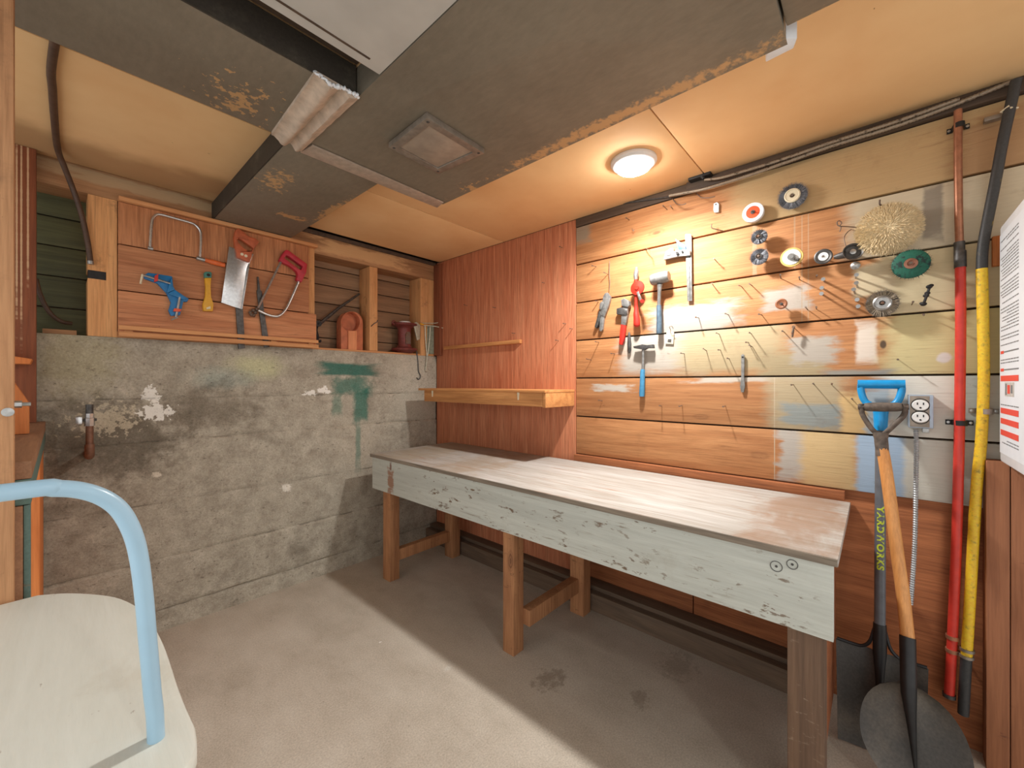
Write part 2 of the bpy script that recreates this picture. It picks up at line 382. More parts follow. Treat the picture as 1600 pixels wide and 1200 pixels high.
def concrete_wall():
    N = NT('board_marked_concrete'); pos = N.pos()
    big = N.noise(pos, 2.4, 5, .6); mid = N.noise(pos, 11, 7, .68); fin = N.noise(pos, 120, 4, .7)
    hz = N.noise(N.vmath('MULTIPLY', pos, (4, 4, 30)), 1.0, 5, .65)
    col = N.ramp(mid, [(.3, lin((146,137,122))), (.5, lin((168,160,144))), (.75, lin((190,182,166)))])
    P = dict(zip('XYZ', N.sep(pos)))
    nf = N.noise(pos, 36, 6, .66)
    q = lambda u, v: B(u, v)
    def pp(col, u, v, hu, hz_, c, **kw):
        p = q(u, v); h = abs(XB(u + hu) - XB(u - hu)) / 2
        return N.patch(col, P, p.x, p.z, h, hz_, c, kw.pop('nz', mid), a='X', b='Z', **kw)
    col = pp(col, 120, 560, 90, .2, (168,160,128), ell=True, amp=.8, lo=.3, hi=1.2, opacity=.6)
    col = pp(col, 170, 690, 150, .22, (92,84,72), ell=True, amp=1.0, lo=.3, hi=1.2, opacity=.7)
    col = pp(col, 320, 640, 110, .12, (110,100,86), ell=True, amp=1.0, lo=.2, hi=1.2, opacity=.6)
    col = pp(col, 560, 690, 40, .3, (180,170,152), ell=True, amp=.8, lo=.3, hi=1.3, opacity=.5)
    col = pp(col, 400, 572, 52, .09, (196,196,156), ell=True, amp=.7, lo=.2, hi=1.2, opacity=.8)
    col = pp(col, 350, 590, 60, .07, (158,170,160), ell=True, amp=.8, lo=.2, hi=1.2, opacity=.6)
    teal = (48,104,92)
    col = pp(col, 546, 577, 52, .05, teal, amp=.55, lo=.55, hi=1.05, nz=hz, opacity=.9)
    col = pp(col, 550, 602, 36, .08, (62,114,100), amp=.8, lo=.4, hi=1.1, nz=mid, opacity=.75)
    col = pp(col, 563, 632, 13, .14, (58,112,98), amp=.6, lo=.5, hi=1.1, nz=mid, opacity=.85)
    col = pp(col, 527, 632, 10, .09, (80,122,106), amp=.7, lo=.4, hi=1.1, nz=mid, opacity=.6)
    col = pp(col, 559, 690, 5, .22, (84,124,110), amp=.6, lo=.3, hi=1.1, nz=mid, opacity=.6)
    white = (236,233,224)
    col = pp(col, 170, 655, 62, .09, (200,188,164), ell=True, amp=2.4, lo=.5, hi=.8, opacity=.75, nz=nf)
    col = pp(col, 244, 643, 34, .055, white, ell=True, amp=1.6, lo=.6, hi=.75, nz=nf)
    col = pp(col, 236, 618, 17, .06, white, ell=True, amp=1.5, lo=.6, hi=.75, nz=nf)
    col = pp(col, 486, 614, 18, .022, white, ell=True, amp=1.8, lo=.6, hi=.75, nz=nf)
    col = pp(col, 506, 610, 12, .026, white, ell=True, amp=1.8, lo=.6, hi=.75, nz=nf)
    col = pp(col, 448, 763, 12, .03, (222,216,202), ell=True, amp=1.5, lo=.4, hi=.9, nz=nf)
    col = pp(col, 244, 742, 8, .025, (212,202,184), ell=True, amp=1.5, lo=.5, hi=.8, nz=nf)
    col = pp(col, 650, 600, 40, .3, (196,192,176), ell=True, amp=.8, lo=.3, hi=1.3, opacity=.5)
    lines = None                                     # dirt caught in the form-board joints
    wob = N.math('MULTIPLY', N.math('SUBTRACT', N.noise(pos, 14, 4, .6), .5), .012)
    for j in (.10, .36, .645, .955, 1.172):
        dj = N.math('ABSOLUTE', N.math('ADD', N.math('SUBTRACT', P['Z'], j), wob))
        lj = N.math('SUBTRACT', 1.0, N.step(dj, .001, .0065)); lines = lj if lines is None else N.math('MAXIMUM', lines, lj)
    col = N.mix(N.math('MULTIPLY', lines, N.math('MULTIPLY', N.step(N.noise(pos, 7, 4, .6), .44, .68), .6)), col, lin((66,58,48)))
    st = N.step(N.noise(pos, 2.6, 7, .72, .5), .5, .74)
    col = N.mix(N.math('MULTIPLY', st, .5), col, lin((84,76,64)))
    pit = N.step(N.noise(N.vmath('MULTIPLY', pos, (1,1,1.6)), 44, 5, .72), .58, .68)
    col = N.mix(N.math('MULTIPLY', pit, .6), col, lin((78,70,58)))
    fin = N.noise(pos, 120, 5, .8)
    col = N.mix(.5, col, N.ramp(fin, [(.2, (.12,.12,.12,1)), (.8, (.95,.95,.95,1))]), 'OVERLAY')
    N.bump(N.math('MULTIPLY_ADD', fin, .6, mid), .5, .006)
    return N.out(col, .9, spec=.2)
M_conc = concrete_wall()
def concrete_floor():
    N = NT('concrete_floor'); pos = N.pos()
    big = N.noise(pos, 1.6, 5, .6, .5); mid = N.noise(N.vmath('MULTIPLY', pos, (9, 5, 9)), 1.0, 6, .65); fin = N.noise(pos, 160, 4, .7)
    col = N.ramp(N.math('MULTIPLY_ADD', mid, .5, N.math('MULTIPLY', big, .5)), [(.3, lin((168,156,140))), (.5, lin((186,175,160))), (.75, lin((202,192,178)))])
    P = dict(zip('XYZ', N.sep(pos)))
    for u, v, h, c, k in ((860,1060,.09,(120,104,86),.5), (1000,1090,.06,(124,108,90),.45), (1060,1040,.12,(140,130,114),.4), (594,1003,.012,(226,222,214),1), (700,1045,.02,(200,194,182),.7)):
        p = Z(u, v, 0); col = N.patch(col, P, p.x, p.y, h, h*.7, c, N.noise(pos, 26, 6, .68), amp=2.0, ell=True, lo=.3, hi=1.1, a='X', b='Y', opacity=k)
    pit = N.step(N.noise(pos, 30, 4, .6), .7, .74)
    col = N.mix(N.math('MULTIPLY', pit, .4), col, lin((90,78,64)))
    col = N.mix(.42, col, N.ramp(fin, [(.2, (.14,.14,.14,1)), (.8, (.92,.92,.92,1))]), 'OVERLAY')
    N.bump(N.math('MULTIPLY_ADD', fin, .4, mid), .25, .004)
    return N.out(col, .82, spec=.3)
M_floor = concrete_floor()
def duct_mat():
    N = NT('dusty_duct'); pos = N.pos()
    big = N.noise(pos, 3, 5, .6); mid = N.noise(N.vmath('MULTIPLY', pos, (60, 22, 60)), 1.0, 5, .65); fl = N.noise(pos, 42, 5, .62)
    col = N.ramp(N.math('MULTIPLY_ADD', mid, .4, N.math('MULTIPLY', big, .6)), [(.3, lin((116,107,92))), (.7, lin((142,133,116)))])
    P = dict(zip('XYZ', N.sep(pos)))
    tanc = (206,166,116)
    for u, v, hx, hy, amp, lo, hi in ((375,155,.15,.17,2.4,.05,.2), (428,285,.1,.2,1.6,.1,.5), (455,340,.12,.06,1.4,.3,.6), (520,330,.05,.3,1.2,.3,.7), (740,295,.09,.06,1.6,.3,.6), (960,185,.04,.7,1.4,.3,.9)):
        p = Z(u, v, 2.13); col = N.patch(col, P, p.x, p.y, hx, hy, tanc, fl, amp=amp, ell=True, lo=lo, hi=hi, a='X', b='Y', opacity=.85)
    N.bump(mid, .06, .002)
    return N.out(col, .62, .25)
M_duct = duct_mat()
M_tape = plain('canvas_tape', (196,176,156), .7, 0, .12, 30, .3)
M_foil = plain('bare_flange_metal', (190,174,158), .45, .4, .1, 40)
M_galv = plain('galvanised', (150,140,128), .45, .5, .12, 40)
M_plate = plain('access_plate', (172,158,142), .5, .3, .12, 14)
# hardware
M_steel = plain('steel', (178,178,176), .35, .8, .15, 80)
M_tool = plain('tool_steel', (146,145,142), .42, .6, .18, 60)
M_drillred = plain('drill_red_paint', (178,40,24), .4, 0, .1, 40)
M_sawwood = plain('orange_saw_handle', (192,98,60), .5, 0, .15, 30)
M_chrome = plain('bright_steel', (205,205,205), .25, .85, .08, 80)
M_dsteel = plain('dark_steel', (92,90,88), .5, .6, .2, 60)
M_rust = spotted('rusty_nail', (112,96,84), (120,72,44), .6, .4, 60)
M_black = plain('black_iron', (34,33,33), .55, .2, .15, 60)
M_bristle = plain('wire_bristle', (122,125,132), .6, .05, .3, 400)
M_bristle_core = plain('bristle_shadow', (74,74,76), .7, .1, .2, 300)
M_bristle2 = plain('brown_bristle', (160,146,126), .6, .2, .3, 400)
M_green_wheel = spotted('green_abrasive', (24,94,76), (20,44,42), .7, 0, 40, .5, .6)
M_red = plain('red_paint', (206,44,32), .42, 0, .1, 40)
M_redorange = plain('orange_red_paint', (226,86,44), .4, 0, .1, 40)
M_crimson = plain('crimson_plastic', (186,40,58), .45, 0, .1, 40)
M_orange_pl = plain('orange_plastic', (226,112,56), .5, 0, .1, 40)
M_blue = plain('blue_plastic', (14,142,204), .38, 0, .06, 40)
M_clampblue = plain('clamp_blue', (20,116,176), .42, 0, .1, 40)
M_gripblue = plain('blue_rubber_grip', (66,136,176), .55, 0, .1, 60)
M_greyblue = plain('grey_blue_grip', (84,104,120), .6, 0, .15, 60)
M_yellow_pl = plain('yellow_plastic', (222,166,42), .45, 0, .06, 40)
M_tealcap = plain('teal_plastic', (62,124,112), .5, 0, .06, 40)
M_cream = plain('cream_plate', (226,214,184), .6, 0, .06, 40)
M_white = plain('white_enamel', (226,230,234), .4, 0, .03, 20)
M_paper = plain('white_label', (222,228,234), .6, 0, .02, 20)
M_ink = plain('grey_ink', (120,122,124), .7, 0, .02)
M_redink = plain('red_ink', (224,76,62), .6, 0, .02)
M_terra = plain('carved_redwood', (192,112,76), .65, 0, .12, 20)
M_maroon = plain('maroon_iron', (118,56,50), .5, .1, .15, 30)
M_fleece = plain('lambswool', (228,208,168), .95, 0, .14, 120)
M_fleece2 = plain('lambswool_backing', (226,206,166), .95, 0, .1, 120)
M_copper = plain('copper', (172,118,90), .42, .5, .15, 40)
M_oldcopper = plain('dull_copper', (132,94,74), .5, .35, .15, 40)
M_redpipe = plain('red_pipe_paint', (204,58,46), .4, 0, .08, 30)
M_yellowpipe = spotted('yellow_pipe_paint', (228,188,44), (168,142,52), .5, 0, 60, .52, .7)
M_greypipe = spotted('blackened_pipe', (58,58,58), (150,126,60), .55, .1, 14, .6, .68)
M_box = plain('outlet_box_metal', (176,190,206), .4, .5, .06, 30)
M_ivory = plain('white_receptacle', (236,238,236), .4, 0, .02, 30)
M_handlewood = wood('ash_handle', (190,128,68), (216,156,94), 2, knots=False, rough=.5)
M_wornwood = plain('worn_grip_wood', (96,84,74), .7, 0, .25, 60, .3)
M_shaftgrey = plain('grey_fibreglass', (96,100,106), .42, 0, .1, 30)
M_shovel = spotted('blackened_blade', (74,72,69), (104,96,86), .5, .25, 4, .4, .7)
M_socket = plain('black_socket', (40,40,41), .45, .3, .15, 30)
M_lime = plain('lime_lettering', (190,206,52), .5, 0, .02)
M_paleblue = plain('pale_blue_enamel', (168,204,226), .3, 0, .03, 10, 0)
M_seat = wood('cream_painted_seat', (214,217,206), (228,231,222), 1, knots=False, fine=.03, rough=.42, post=both(speckle(.9,(112,84,60), 30, .62, .68), smudges(.22,(178,164,136),5)))
M_cable = plain('brown_cable', (84,62,48), .55, 0, .15, 40)
M_braid = spotted('armoured_cable', (150,136,118), (86,74,62), .5, .35, 60)
M_conduit = plain('flexible_conduit', (182,186,188), .38, .4, .1, 60)
M_fix = plain('lamp_housing', (228,228,226), .5, 0, .02)
def emit(name, c, s):
    N = NT(name); N.b.inputs['Base Color'].default_value = (.9,.9,.9,1)
    N.b.inputs['Emission Color'].default_value = c; N.b.inputs['Emission Strength'].default_value = s; return N.m
M_lamp = emit('lit_diffuser', (1.0, .98, .95, 1), LAMP_STRENGTH)
M_fill_lamp = emit('lit_diffuser_fill', (1.0, .95, .89, 1), FILL_LAMP)

# ================================================================== THE SETTING
XL, YN = -3.3, -4.3                                     # how far the basement goes on to the left and behind
floor = struct(MB().box(XL, .3, YN, .3, -.1, 0).build('floor', M_floor))
# ---- back wall: board-marked concrete below, timber framing above
ZT = 1.465
def concrete_mesh():
    mb = MB(); joints = [.10, .36, .645, .955, 1.172]
    xs = [XL + i * (0.0 - XL) / 190 for i in range(191)]
    zs = [i * ZT / 118 for i in range(119)]
    course = [0, .004, -.002, .003, -.003, .002]
    def dep(x, z):
        k = sum(z > j for j in joints)
        d = course[k] + .005 * mnoise.noise(V((x*3, z*5, 1))) + .0022 * mnoise.noise(V((x*21, z*24, 5)))
        for j in joints:
            d -= .008 * math.exp(-((z - j)/.006)**2) * (.6 + .8*mnoise.noise(V((x*4, 3, j))))
        e = math.exp(-((z)/.04)**2) * .012
        return -(d + e) - .002
    for z in zs:
        for x in xs: mb.v.append(V((x, dep(x, z), z)))
    n = len(xs)
    for j in range(len(zs)-1):
        for i in range(n-1):
            a = j*n + i; mb.f.append([a, a+1, a+n+1, a+n])
    m = len(mb.v)                                       # top, back
    mb.add([(XL,.2,0),(0,.2,0),(0,.2,ZT),(XL,.2,ZT)], [(0,3,2,1)])
    mb.add([(XL,-.003,ZT),(0,-.003,ZT),(0,.2,ZT),(XL,.2,ZT)], [(0,1,2,3)])
    return mb
wall_back = struct(concrete_mesh().build('wall_back', M_conc))
def wb(name, mat, *bx, bevel=.003):
    return MB().box(*bx).build(name, mat, wall_back, bevel)
REC = .15
x_st1a, x_st1b = XB(137), XB(183)
x_s2a, x_s2b = XB(577.5), XB(590)
x_s3a, x_s3b = XB(656.7), -.02
x_pe = XB(491)
# sheathing boards behind the studs
def boards(x0, x1, zs, mat):
    for a, b in zip(zs, zs[1:]): wb('board', mat, x0, x1, REC, REC + .02, a + .003, b - .003)
boards(XB(30), x_st1b, [1.465, 1.60, 1.745, 1.885, 2.02, 2.15], M_green_boards)
boards(x_pe - .03, .05, [1.465, 1.56, 1.68, 1.80, 1.925, 2.04, 2.15], M_grey_boards)
MB().box(XL, .05, REC + .02, REC + .05, ZT, ZC + .06).build('sheathing', M_void, wall_back)
wb('sill_plate', M_rail, x_pe - .02, -.01, .004, REC - .004, ZT, ZT + .014)
wb('sill_block', M_dusty, XB(66), XB(120), .01, REC - .01, ZT, ZT + .022)
wb('header', M_dusty, XL, XB(340), .0, REC, 2.118, ZC + .03)
wb('header', M_dusty, XB(340) + .002, -.012, -.004, REC, 2.083, ZC - .010)
wb('ceiling_ledger', M_dark, XB(470), -.013, -.018, -.0045, ZC - .026, ZC - .0005)
# studs: the first has a dark notch cut in it
st = MB()
zn0, zn1 = B(150, 436).z, B(150, 423).z
st.box(x_st1a, x_st1b, 0, REC, ZT + .001, zn0).box(x_st1a, x_st1b, 0, REC, zn1, 2.117).box(XB(166), x_st1b, 0, REC, zn0, zn1)
st.build('stud', M_stud, wall_back)
MB().box(x_st1a + .001, XB(166) - .001, .003, .04, zn0 + .0005, zn1 - .0005).build('slot_plate', M_black, wall_back)
wb('stud', M_stud, x_s2a, x_s2b, 0, REC, ZT + .015, 2.082)
wb('stud', M_stud, x_s3a, x_s3b, -.003, REC, ZT + .001, 2.082)
wb('stud', M_stud, XB(481), x_pe, -.006, REC, 1.62, 2.117)
wb('blocking', M_rail, XB(180) - .01, x_pe, .002, REC, ZT, ZT + .03)
# the tool panel: three wide boards and the strips round it
PF = .024                                              # front of the panel, measured from the wall
xa, xb = x_st1b + .002, XB(480.5)
wb('panel_board', M_wavy, xa, xb, -PF, 0, 1.910, 2.108)
wb('panel_board', M_panel, xa, xb, -PF, 0, 1.692, 1.905)
wb('panel_board', M_panel, xa, x_pe + .004, -PF, 0, 1.492, 1.687)
wb('panel_strip', M_rail, xa, XB(492), -PF - .022, 0, 2.110, 2.130)
wb('panel_strip', M_rail, xa, x_pe + .004, -.056, -.040, 1.500, 1.520)
wb('panel_strip', M_rail, xa, x_pe + .004, -.060, -.040, 1.468, 1.491)
for xx in (xa + .02, XB(420), x_pe - .05): wb('spacer', M_rail, xx, xx + .03, -.0405, -PF, 1.470, 1.518, bevel=0)

# ---- right wall: plywood sheet, plank boarding, lower sheet
YB = -1.354; YE = -3.9
wall_right = struct(MB().box(.03, .2, YN, .2, 0, ZC + .06).build('wall_right', M_void))
def wr(name, mat, *bx, bevel=.003):
    return MB().box(*bx).build(name, mat, wall_right, bevel)
wr('plywood_panel', M_ply, 0, .03, YB + .002, -.012, .1, ZC)
for i, (z0, z1) in enumerate(ROWS):
    y0 = YB - .001
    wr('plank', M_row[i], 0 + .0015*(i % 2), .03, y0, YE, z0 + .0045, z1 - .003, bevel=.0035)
wr('lower_panel', M_low, .014, .03, YB - .001, -2.02, .1, ROWS[5][0] + .003)
wr('lower_panel', M_low, .014, .03, -2.024, YE, .0, ROWS[5][0] + .003)
wr('ledger', M_dark, -.02, .03, -2.0, YE, 2.178, ZC - .001)
wr('ledger', M_dark, -.004, .03, YB - .001, -2.0, 2.178, ZC - .001)
wr('corner_board', M_brown_post, -.028, -.0005, -.088, -.008, ZT + .005, ZC - .02)
wr('batten', M_shelf, -.026, 0, -.93, -.13, 1.512, 1.538)
baseboard = struct(MB().box(-.115, .012, -2.52, -.02, 0, .095).build('baseboard_right', M_sill, None, .006))
MB().box(-.075, .012, -2.52, -.02, 0.0955, .118).build('sill_strip', M_sill, baseboard, .003)
# ---- ceiling
ceiling = struct(MB().box(XL, .2, YN, .2, ZC + .035, ZC + .1).build('ceiling', M_void))
def cp(mat, x0, x1, y0, y1, t=.02): return MB().box(x0, x1, y0, y1, ZC, ZC + t).build('ceiling_sheet', mat, ceiling, .002)
s1, s2 = -.762, -2.091
cp(M_ceil, -1.06, -.002, s1 + .0025, -.05); cp(M_ceil, XL, -1.454, -.93, -.03); cp(M_ceil, -1.45, -1.064, s1 + .0025, -.03)
cp(M_ceil, -1.45, -.002, s2 + .0025, s1 - .0025); cp(M_ceil, -1.2, -.002, YN, s2 - .0025)
cp(M_ceil, XL, -1.454, -1.49, -.934); cp(M_void, XL, -1.454, YN, -1.502); cp(M_void, -1.45, -1.205, YN, s2 - .0025)
sb = MB().box(-2.7, -1.452, -2.9, -1.632, ZD + .002, ZD + .022).build('soffit_board', M_ceil_grey, ceiling, .002)
MB().box(-2.7, -1.50, -1.668, -1.662, ZD + .0005, ZD + .0025).build('soffit_seam', M_dark, sb)
# a small patch of white plaster by the duct end
p = [Z(1215, 40, ZC - .012), Z(1290, 40, ZC - .012), Z(1201, 98, ZC - .012)]

# ================================================================== DUCTWORK
duct = thing('air_duct', 'large dusty grey-brown sheet-metal air duct under the ceiling, with a square access plate', 'duct', (-1.1, -1.1, ZD))
XA0, XA1 = -1.45, -.80
def trunk():
    mb = MB(); y1 = -1.10; y0 = -2.52; x0, x1 = XA0, XA1; f = Z(858, 66, ZD - .014)
    f = V((f.x, f.y, ZD - .014)); zt = ZC - .002
    P = [(x0,y1,ZD),(x1,y1,ZD),(x1,y0,ZD),(x0,y0,ZD),(x0,y1,zt),(x1,y1,zt),(x1,y0,zt),(x0,y0,zt), f]
    return mb.add(P, [(0,1,8),(1,2,8),(2,3,8),(3,0,8),(4,5,6,7),(0,1,5,4),(1,2,6,5),(2,3,7,6),(3,0,4,7)])
trunk().build('trunk', M_duct, duct, 0, smooth=False)
MB().box(XA0 - .02, XA1 - .05, -3.6, -2.525, ZD + .01, ZC - .002).build('trunk_extension', M_duct, duct, .004)
MB().box(-1.507, -1.118, -1.095, -.004, ZD + .003, ZC - .002).build('branch', M_duct, duct, .006)
MB().box(XL, -1.455, -1.495, -1.10, ZD + .003, ZC - .002).build('crossover', M_duct, duct, .006)
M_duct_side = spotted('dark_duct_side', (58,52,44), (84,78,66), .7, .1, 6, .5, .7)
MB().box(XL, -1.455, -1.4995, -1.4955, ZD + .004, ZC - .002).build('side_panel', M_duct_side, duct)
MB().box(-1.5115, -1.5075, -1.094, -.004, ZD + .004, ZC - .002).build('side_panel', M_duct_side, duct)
def tape():                                             # puckered canvas wrap over the joint
    mb = MB(); a, b, c, d = Z(492,113,ZD-.004), Z(560,152,ZD-.004), Z(471,235,ZD-.004), Z(424,209,ZD-.004)
    n, m = 18, 14
    for i in range(n+1):
        for j in range(m+1):
            s, t = i/n, j/m
            p = (a.lerp(b, s)).lerp(d.lerp(c, s), t)
            h = .020*math.exp(-((s-.36)/.16)**2) - .012*math.exp(-((s-.62)/.1)**2) + .016*math.exp(-((s-.8)/.12)**2)
            p.z -= .004 + h*.8 + .004*mnoise.noise(V((s*6, t*9, 2))) + .002*mnoise.noise(V((s*20,t*24,4)))
            mb.v.append(p)
    for i in range(n):
        for j in range(m):
            q = i*(m+1)+j; mb.f.append([q, q+1, q+m+2, q+m+1])
    k = len(mb.v); mb.v += [V((p.x, p.y, ZD + .003)) for p in mb.v[:k]]
    rim = [i*(m+1) for i in range(n+1)] + [n*(m+1)+j for j in range(1, m+1)] + [i*(m+1)+m for i in range(n-1, -1, -1)] + [j for j in range(m-1, 0, -1)]
    for a_, b_ in zip(rim, rim[1:] + rim[:1]): mb.f.append([a_, b_, b_ + k, a_ + k])
    return mb
tape().build('joint_wrap', M_tape, duct)
e0, e1 = Z(492,113,ZD-.006), Z(560,152,ZD-.006)
pe = [e0.lerp(e1, t_/40) + V((random.uniform(-.003,.003), random.uniform(-.004,.002), -.010*math.exp(-((t_/40-.36)/.16)**2) + random.uniform(-.003,.003))) for t_ in range(41)]
MB().tube(pe, [random.uniform(.003,.0075) for _ in pe], 7).build('frayed_edge', M_white, duct)
MB().prism([Z(488,225,ZD-.002), Z(693,315,ZD-.002), Z(683,323,ZD-.002), Z(469,236,ZD-.002)], (0,0,-.006)).build('end_flange', M_foil, duct, .0015)
ap = [Z(607,231,ZD-.028), Z(667,184,ZD-.028), Z(757,240,ZD-.028), Z(685,272,ZD-.028)]
cc = sum(ap, V((0,0,0)))/4
inner = [cc + (q-cc)*.76 for q in ap]
fr = MB().prism([q + V((0,0,.020)) for q in ap], (0,0,-.020), [[q + V((0,0,.020)) for q in inner]]).build('access_frame', M_galv, duct, .0015)
MB().prism([cc + (q-cc)*.745 + V((0,0,.020)) for q in ap], (0,0,-.016)).build('cover_plate', M_plate, fr, .001)
for q in ap:
    MB().lathe(cc + (q-cc)*.88 + V((0,0,.001)), (0,0,-1), [(.006,-.002),(.006,.001),(.003,.003),(0,.003)], 8).build('screw', M_dsteel, fr)
mp = MB().prism([Z(1203,60,ZD), Z(1246,60,ZD), Z(1240,76,ZD), Z(1196,98,ZD)], (0,0,.09)).build('plaster_collar', M_white, duct, .004)

# ================================================================== CEILING LAMPS
def disc_lamp(x, y, label, mat):
    t = thing('ceiling_lamp', label, 'lamp', (x, y, ZC))
    MB().lathe((x, y, ZC), (0,0,-1), [(0,.001),(.098,.001),(.098,.010),(.090,.020),(.074,.024),(.074,.020),(0,.020)], 48).build('housing', M_fix, t)
    MB().lathe((x, y, ZC), (0,0,-1), [(.072,.020),(.072,.028),(.068,.037),(.054,.043),(.03,.046),(0,.047)], 40).build('diffuser', mat, t)
    return t
bl = bpy.data.lights.new('lamp_beam', 'SPOT'); bl.energy = LAMP_BEAM; bl.spot_size = math.radians(169); bl.spot_blend = .8; bl.shadow_soft_size = .04; bl.color = (1.0, .985, .96)
lamp_ = disc_lamp(-.375, -1.895, 'bright round white disc lamp on the tan ceiling above the bench', M_lamp)
bo = bpy.data.objects.new('lamp_beam', bl); COL.objects.link(bo); bo.parent = lamp_; bo.location = (0, 0, -.055)
disc_lamp(-1.75, -3.9, 'added round white disc lamp for fill, unseen on the ceiling behind the camera', M_fill_lamp)

# ================================================================== WORKBENCH AND SHELF
bench = thing('workbench', 'long wooden workbench with whitewashed plywood top and grey painted apron', 'workbench', (-.38, -1.42, 0))
BF, BT = -.705, .790
MB().box(BF - .006, -.032, -2.618, -.235, BT - .022, BT).build('bench_top', M_bench_top, bench, .003)
MB().box(BF - .0085, BF - .0061, -2.616, -.237, BT - .021, BT - .002).build('plywood_edge', M_edge, bench)
apn = MB().box(BF, BF + .022, -2.608, -.252, .566, BT - .0225).build('apron', M_apron, bench, .002)
for u, v, r in ((1213, 885, .015), (1238, 882, .0135)):
    c = R(u, v, -BF + .001)
    MB().lathe(c, (-1,0,0), [(r,-.0005),(r,.0012),(r-.0014,.0012),(r-.0014,-.0005)], 28).build('pencilled_ring', M_dsteel, apn)
    MB().lathe(c, (-1,0,0), [(.0034,-.0005),(.0034,.0010),(0,.0010)], 10).build('plug', M_dsteel, apn)
lx0, lx1 = BF + .0225, BF + .092
for y0, y1, mt in ((-.424, -.345, M_bench_leg), (-1.462, -1.395, M_bench_leg), (-2.588, -2.503, M_bench_leg_dark)):
    MB().box(lx0, lx1, y0, y1, 0, BT - .0225).build('leg', mt, bench, .003)
for y0, y1 in ((-.45, -.365), (-1.53, -1.445)):
    MB().box(-.20, -.128, y0, y1, 0, BT - .0225).build('leg', M_bench_leg, bench, .003)
MB().box(lx1, -.201, -.420, -.375, .115, .185).build('stretcher', M_bench_leg, bench, .003)
MB().box(lx1, -.201, -1.50, -1.45, .12, .195).build('stretcher', M_bench_leg, bench, .003)
MB().box(-.60, -.045, -2.574, -2.552, .10, BT - .0225).build('end_panel', M_low, bench, .002)
MB().box(-.56, -.48, -2.575, -2.520, 0, .0995).build('foot_block', M_bench_leg, bench, .004)
MB().box(-.030, -.0015, -2.60, YB - .004, BT, .826).build('back_rail', M_low, bench, .002)

shelf = thing('wall_shelf', 'shallow wooden box shelf on the red plywood above the bench', 'shelf', (-.14, -.76, 1.12))
MB().box(-.295, -.001, -1.345, -.175, 1.194, 1.209).build('shelf_board', M_shelf, shelf, .002)
MB().box(-.285, -.265, -1.32, -.235, 1.116, 1.1935).build('front_rail', M_shelf, shelf, .002)
MB().box(-.285, -.001, -1.343, -1.3205, 1.112, 1.1935).build('end_board', M_shelf, shelf, .002)
MB().box(-.264, -.001, -.262, -.240, 1.116, 1.1935).build('end_board', M_shelf, shelf, .002)
MB().box(-.022, -.001, -1.32, -.263, 1.116, 1.1935).build('wall_cleat', M_shelf, shelf, .002)
for y in (-.33, -1.14):
    MB().prism([(-.2855,y,1.193),(-.2855,y-.014,1.193),(-.2855,y-.010,1.150),(-.2855,y-.004,1.150)], (-.006,0,0)).build('peg', M_cream, shelf)

# ================================================================== TIMBER FRAME AT THE LEFT
frame = thing('timber_frame', 'timber half-height frame with tall tan post and green-edged cap rail at left edge', 'frame', (-2.16, -.7, 0))
XF = -2.104
MB().box(-2.32, XF, -1.345, -.004, 1.045, 1.083).build('cap_rail', M_cap_top, frame, .003)
MB().box(XF - .03, XF - .001, -1.344, -.006, .99, 1.0445).build('side_rail', M_green_paint, frame, .003)
MB().box(-2.32, XF - .006, -.50, -.012, 0, .989).build('orange_panel', M_orange_wood, frame, .003)
MB().box(-2.32, XF - .012, -1.342, -1.30, 0, .989).build('end_stud', M_cap_top, frame, .003)
MB().box(XF - .0118, XF - .002, -1.342, -1.318, 0, .989).build('painted_edge', M_green_paint, frame, .002)
MB().box(-2.24, -2.1285, -.075, -.035, 1.0835, ZC - .001).build('brown_upright', M_brown_post, frame, .003)
MB().box(-2.24, -2.127, -1.374, -1.3455, 0, ZD - .004).build('tan_post', M_post, frame, .004)
zb = 1.084
MB().prism([(-2.24,-.64,zb),(-2.130,-.64,zb),(-2.130,-.64,zb+.10),(-2.175,-.64,zb+.20),(-2.24,-.64,zb+.26)], (0,.03,0)).build('bracket', M_orange_wood, frame, .003)
MB().prism([(-2.24,-.20,zb+.24),(-2.142,-.20,zb+.24),(-2.136,-.20,zb+.26),(-2.24,-.20,zb+.28)], (0,.11,0)).build('shelf_stub', M_orange_wood, frame, .002)
c = V((-2.127, -1.360, 1.205))
MB().tube([c, c + V((.010,0,0))], .0075, 6).tube([c + V((.0101,0,0)), c + V((.022,0,0))], .004, 8).build('bolt', M_steel, frame)
MB().lathe((-2.135, -1.3745, 1.19), (0,-1,0), [(.009,-.001),(.009,.002),(.004,.003),(0,.003)], 12).build('bolt', M_steel, frame)

# ================================================================== CHAIR
chair = thing('chair', 'pale blue tubular metal chair with a worn cream painted seat', 'chair', (-2.17, -1.6, 0))
zf, zn = .80, .74                                       # far and near edge of the seat
def seat_pt(u, v):
    x, y, z = ray(u, v); t = .6
    for _ in range(30):
        yy = CAMY + t*y; h = zn + (zf - zn) * min(1.2, max(-.3, (yy + 1.93) / .50)); t = (h - EYE) / z
    return V((CAMX + t*x, CAMY + t*y, h))
half = [seat_pt(*q) for q in ((60,928),(100,925),(140,926),(180,931),(208,942),(228,956),(241,975),(255,1002),(266,1032),(277,1066),(290,1100),(300,1122),(306,1140))]
xc = -2.172
half.append(V((half[-1].x - .012, half[-1].y - .05, zn - .004))); half.append(V((half[-1].x - .05, half[-1].y - .035, zn - .007))); half.append(V((half[-1].x - .11, half[-1].y - .01, zn - .007)))
outline = smooth_path(half, 3)
mir = [V((2*xc - p.x, p.y, p.z)) for p in outline][::-1]
loop = outline + mir
ctr = sum(loop, V((0,0,0))) / len(loop)
mbs = MB(); n = len(loop)
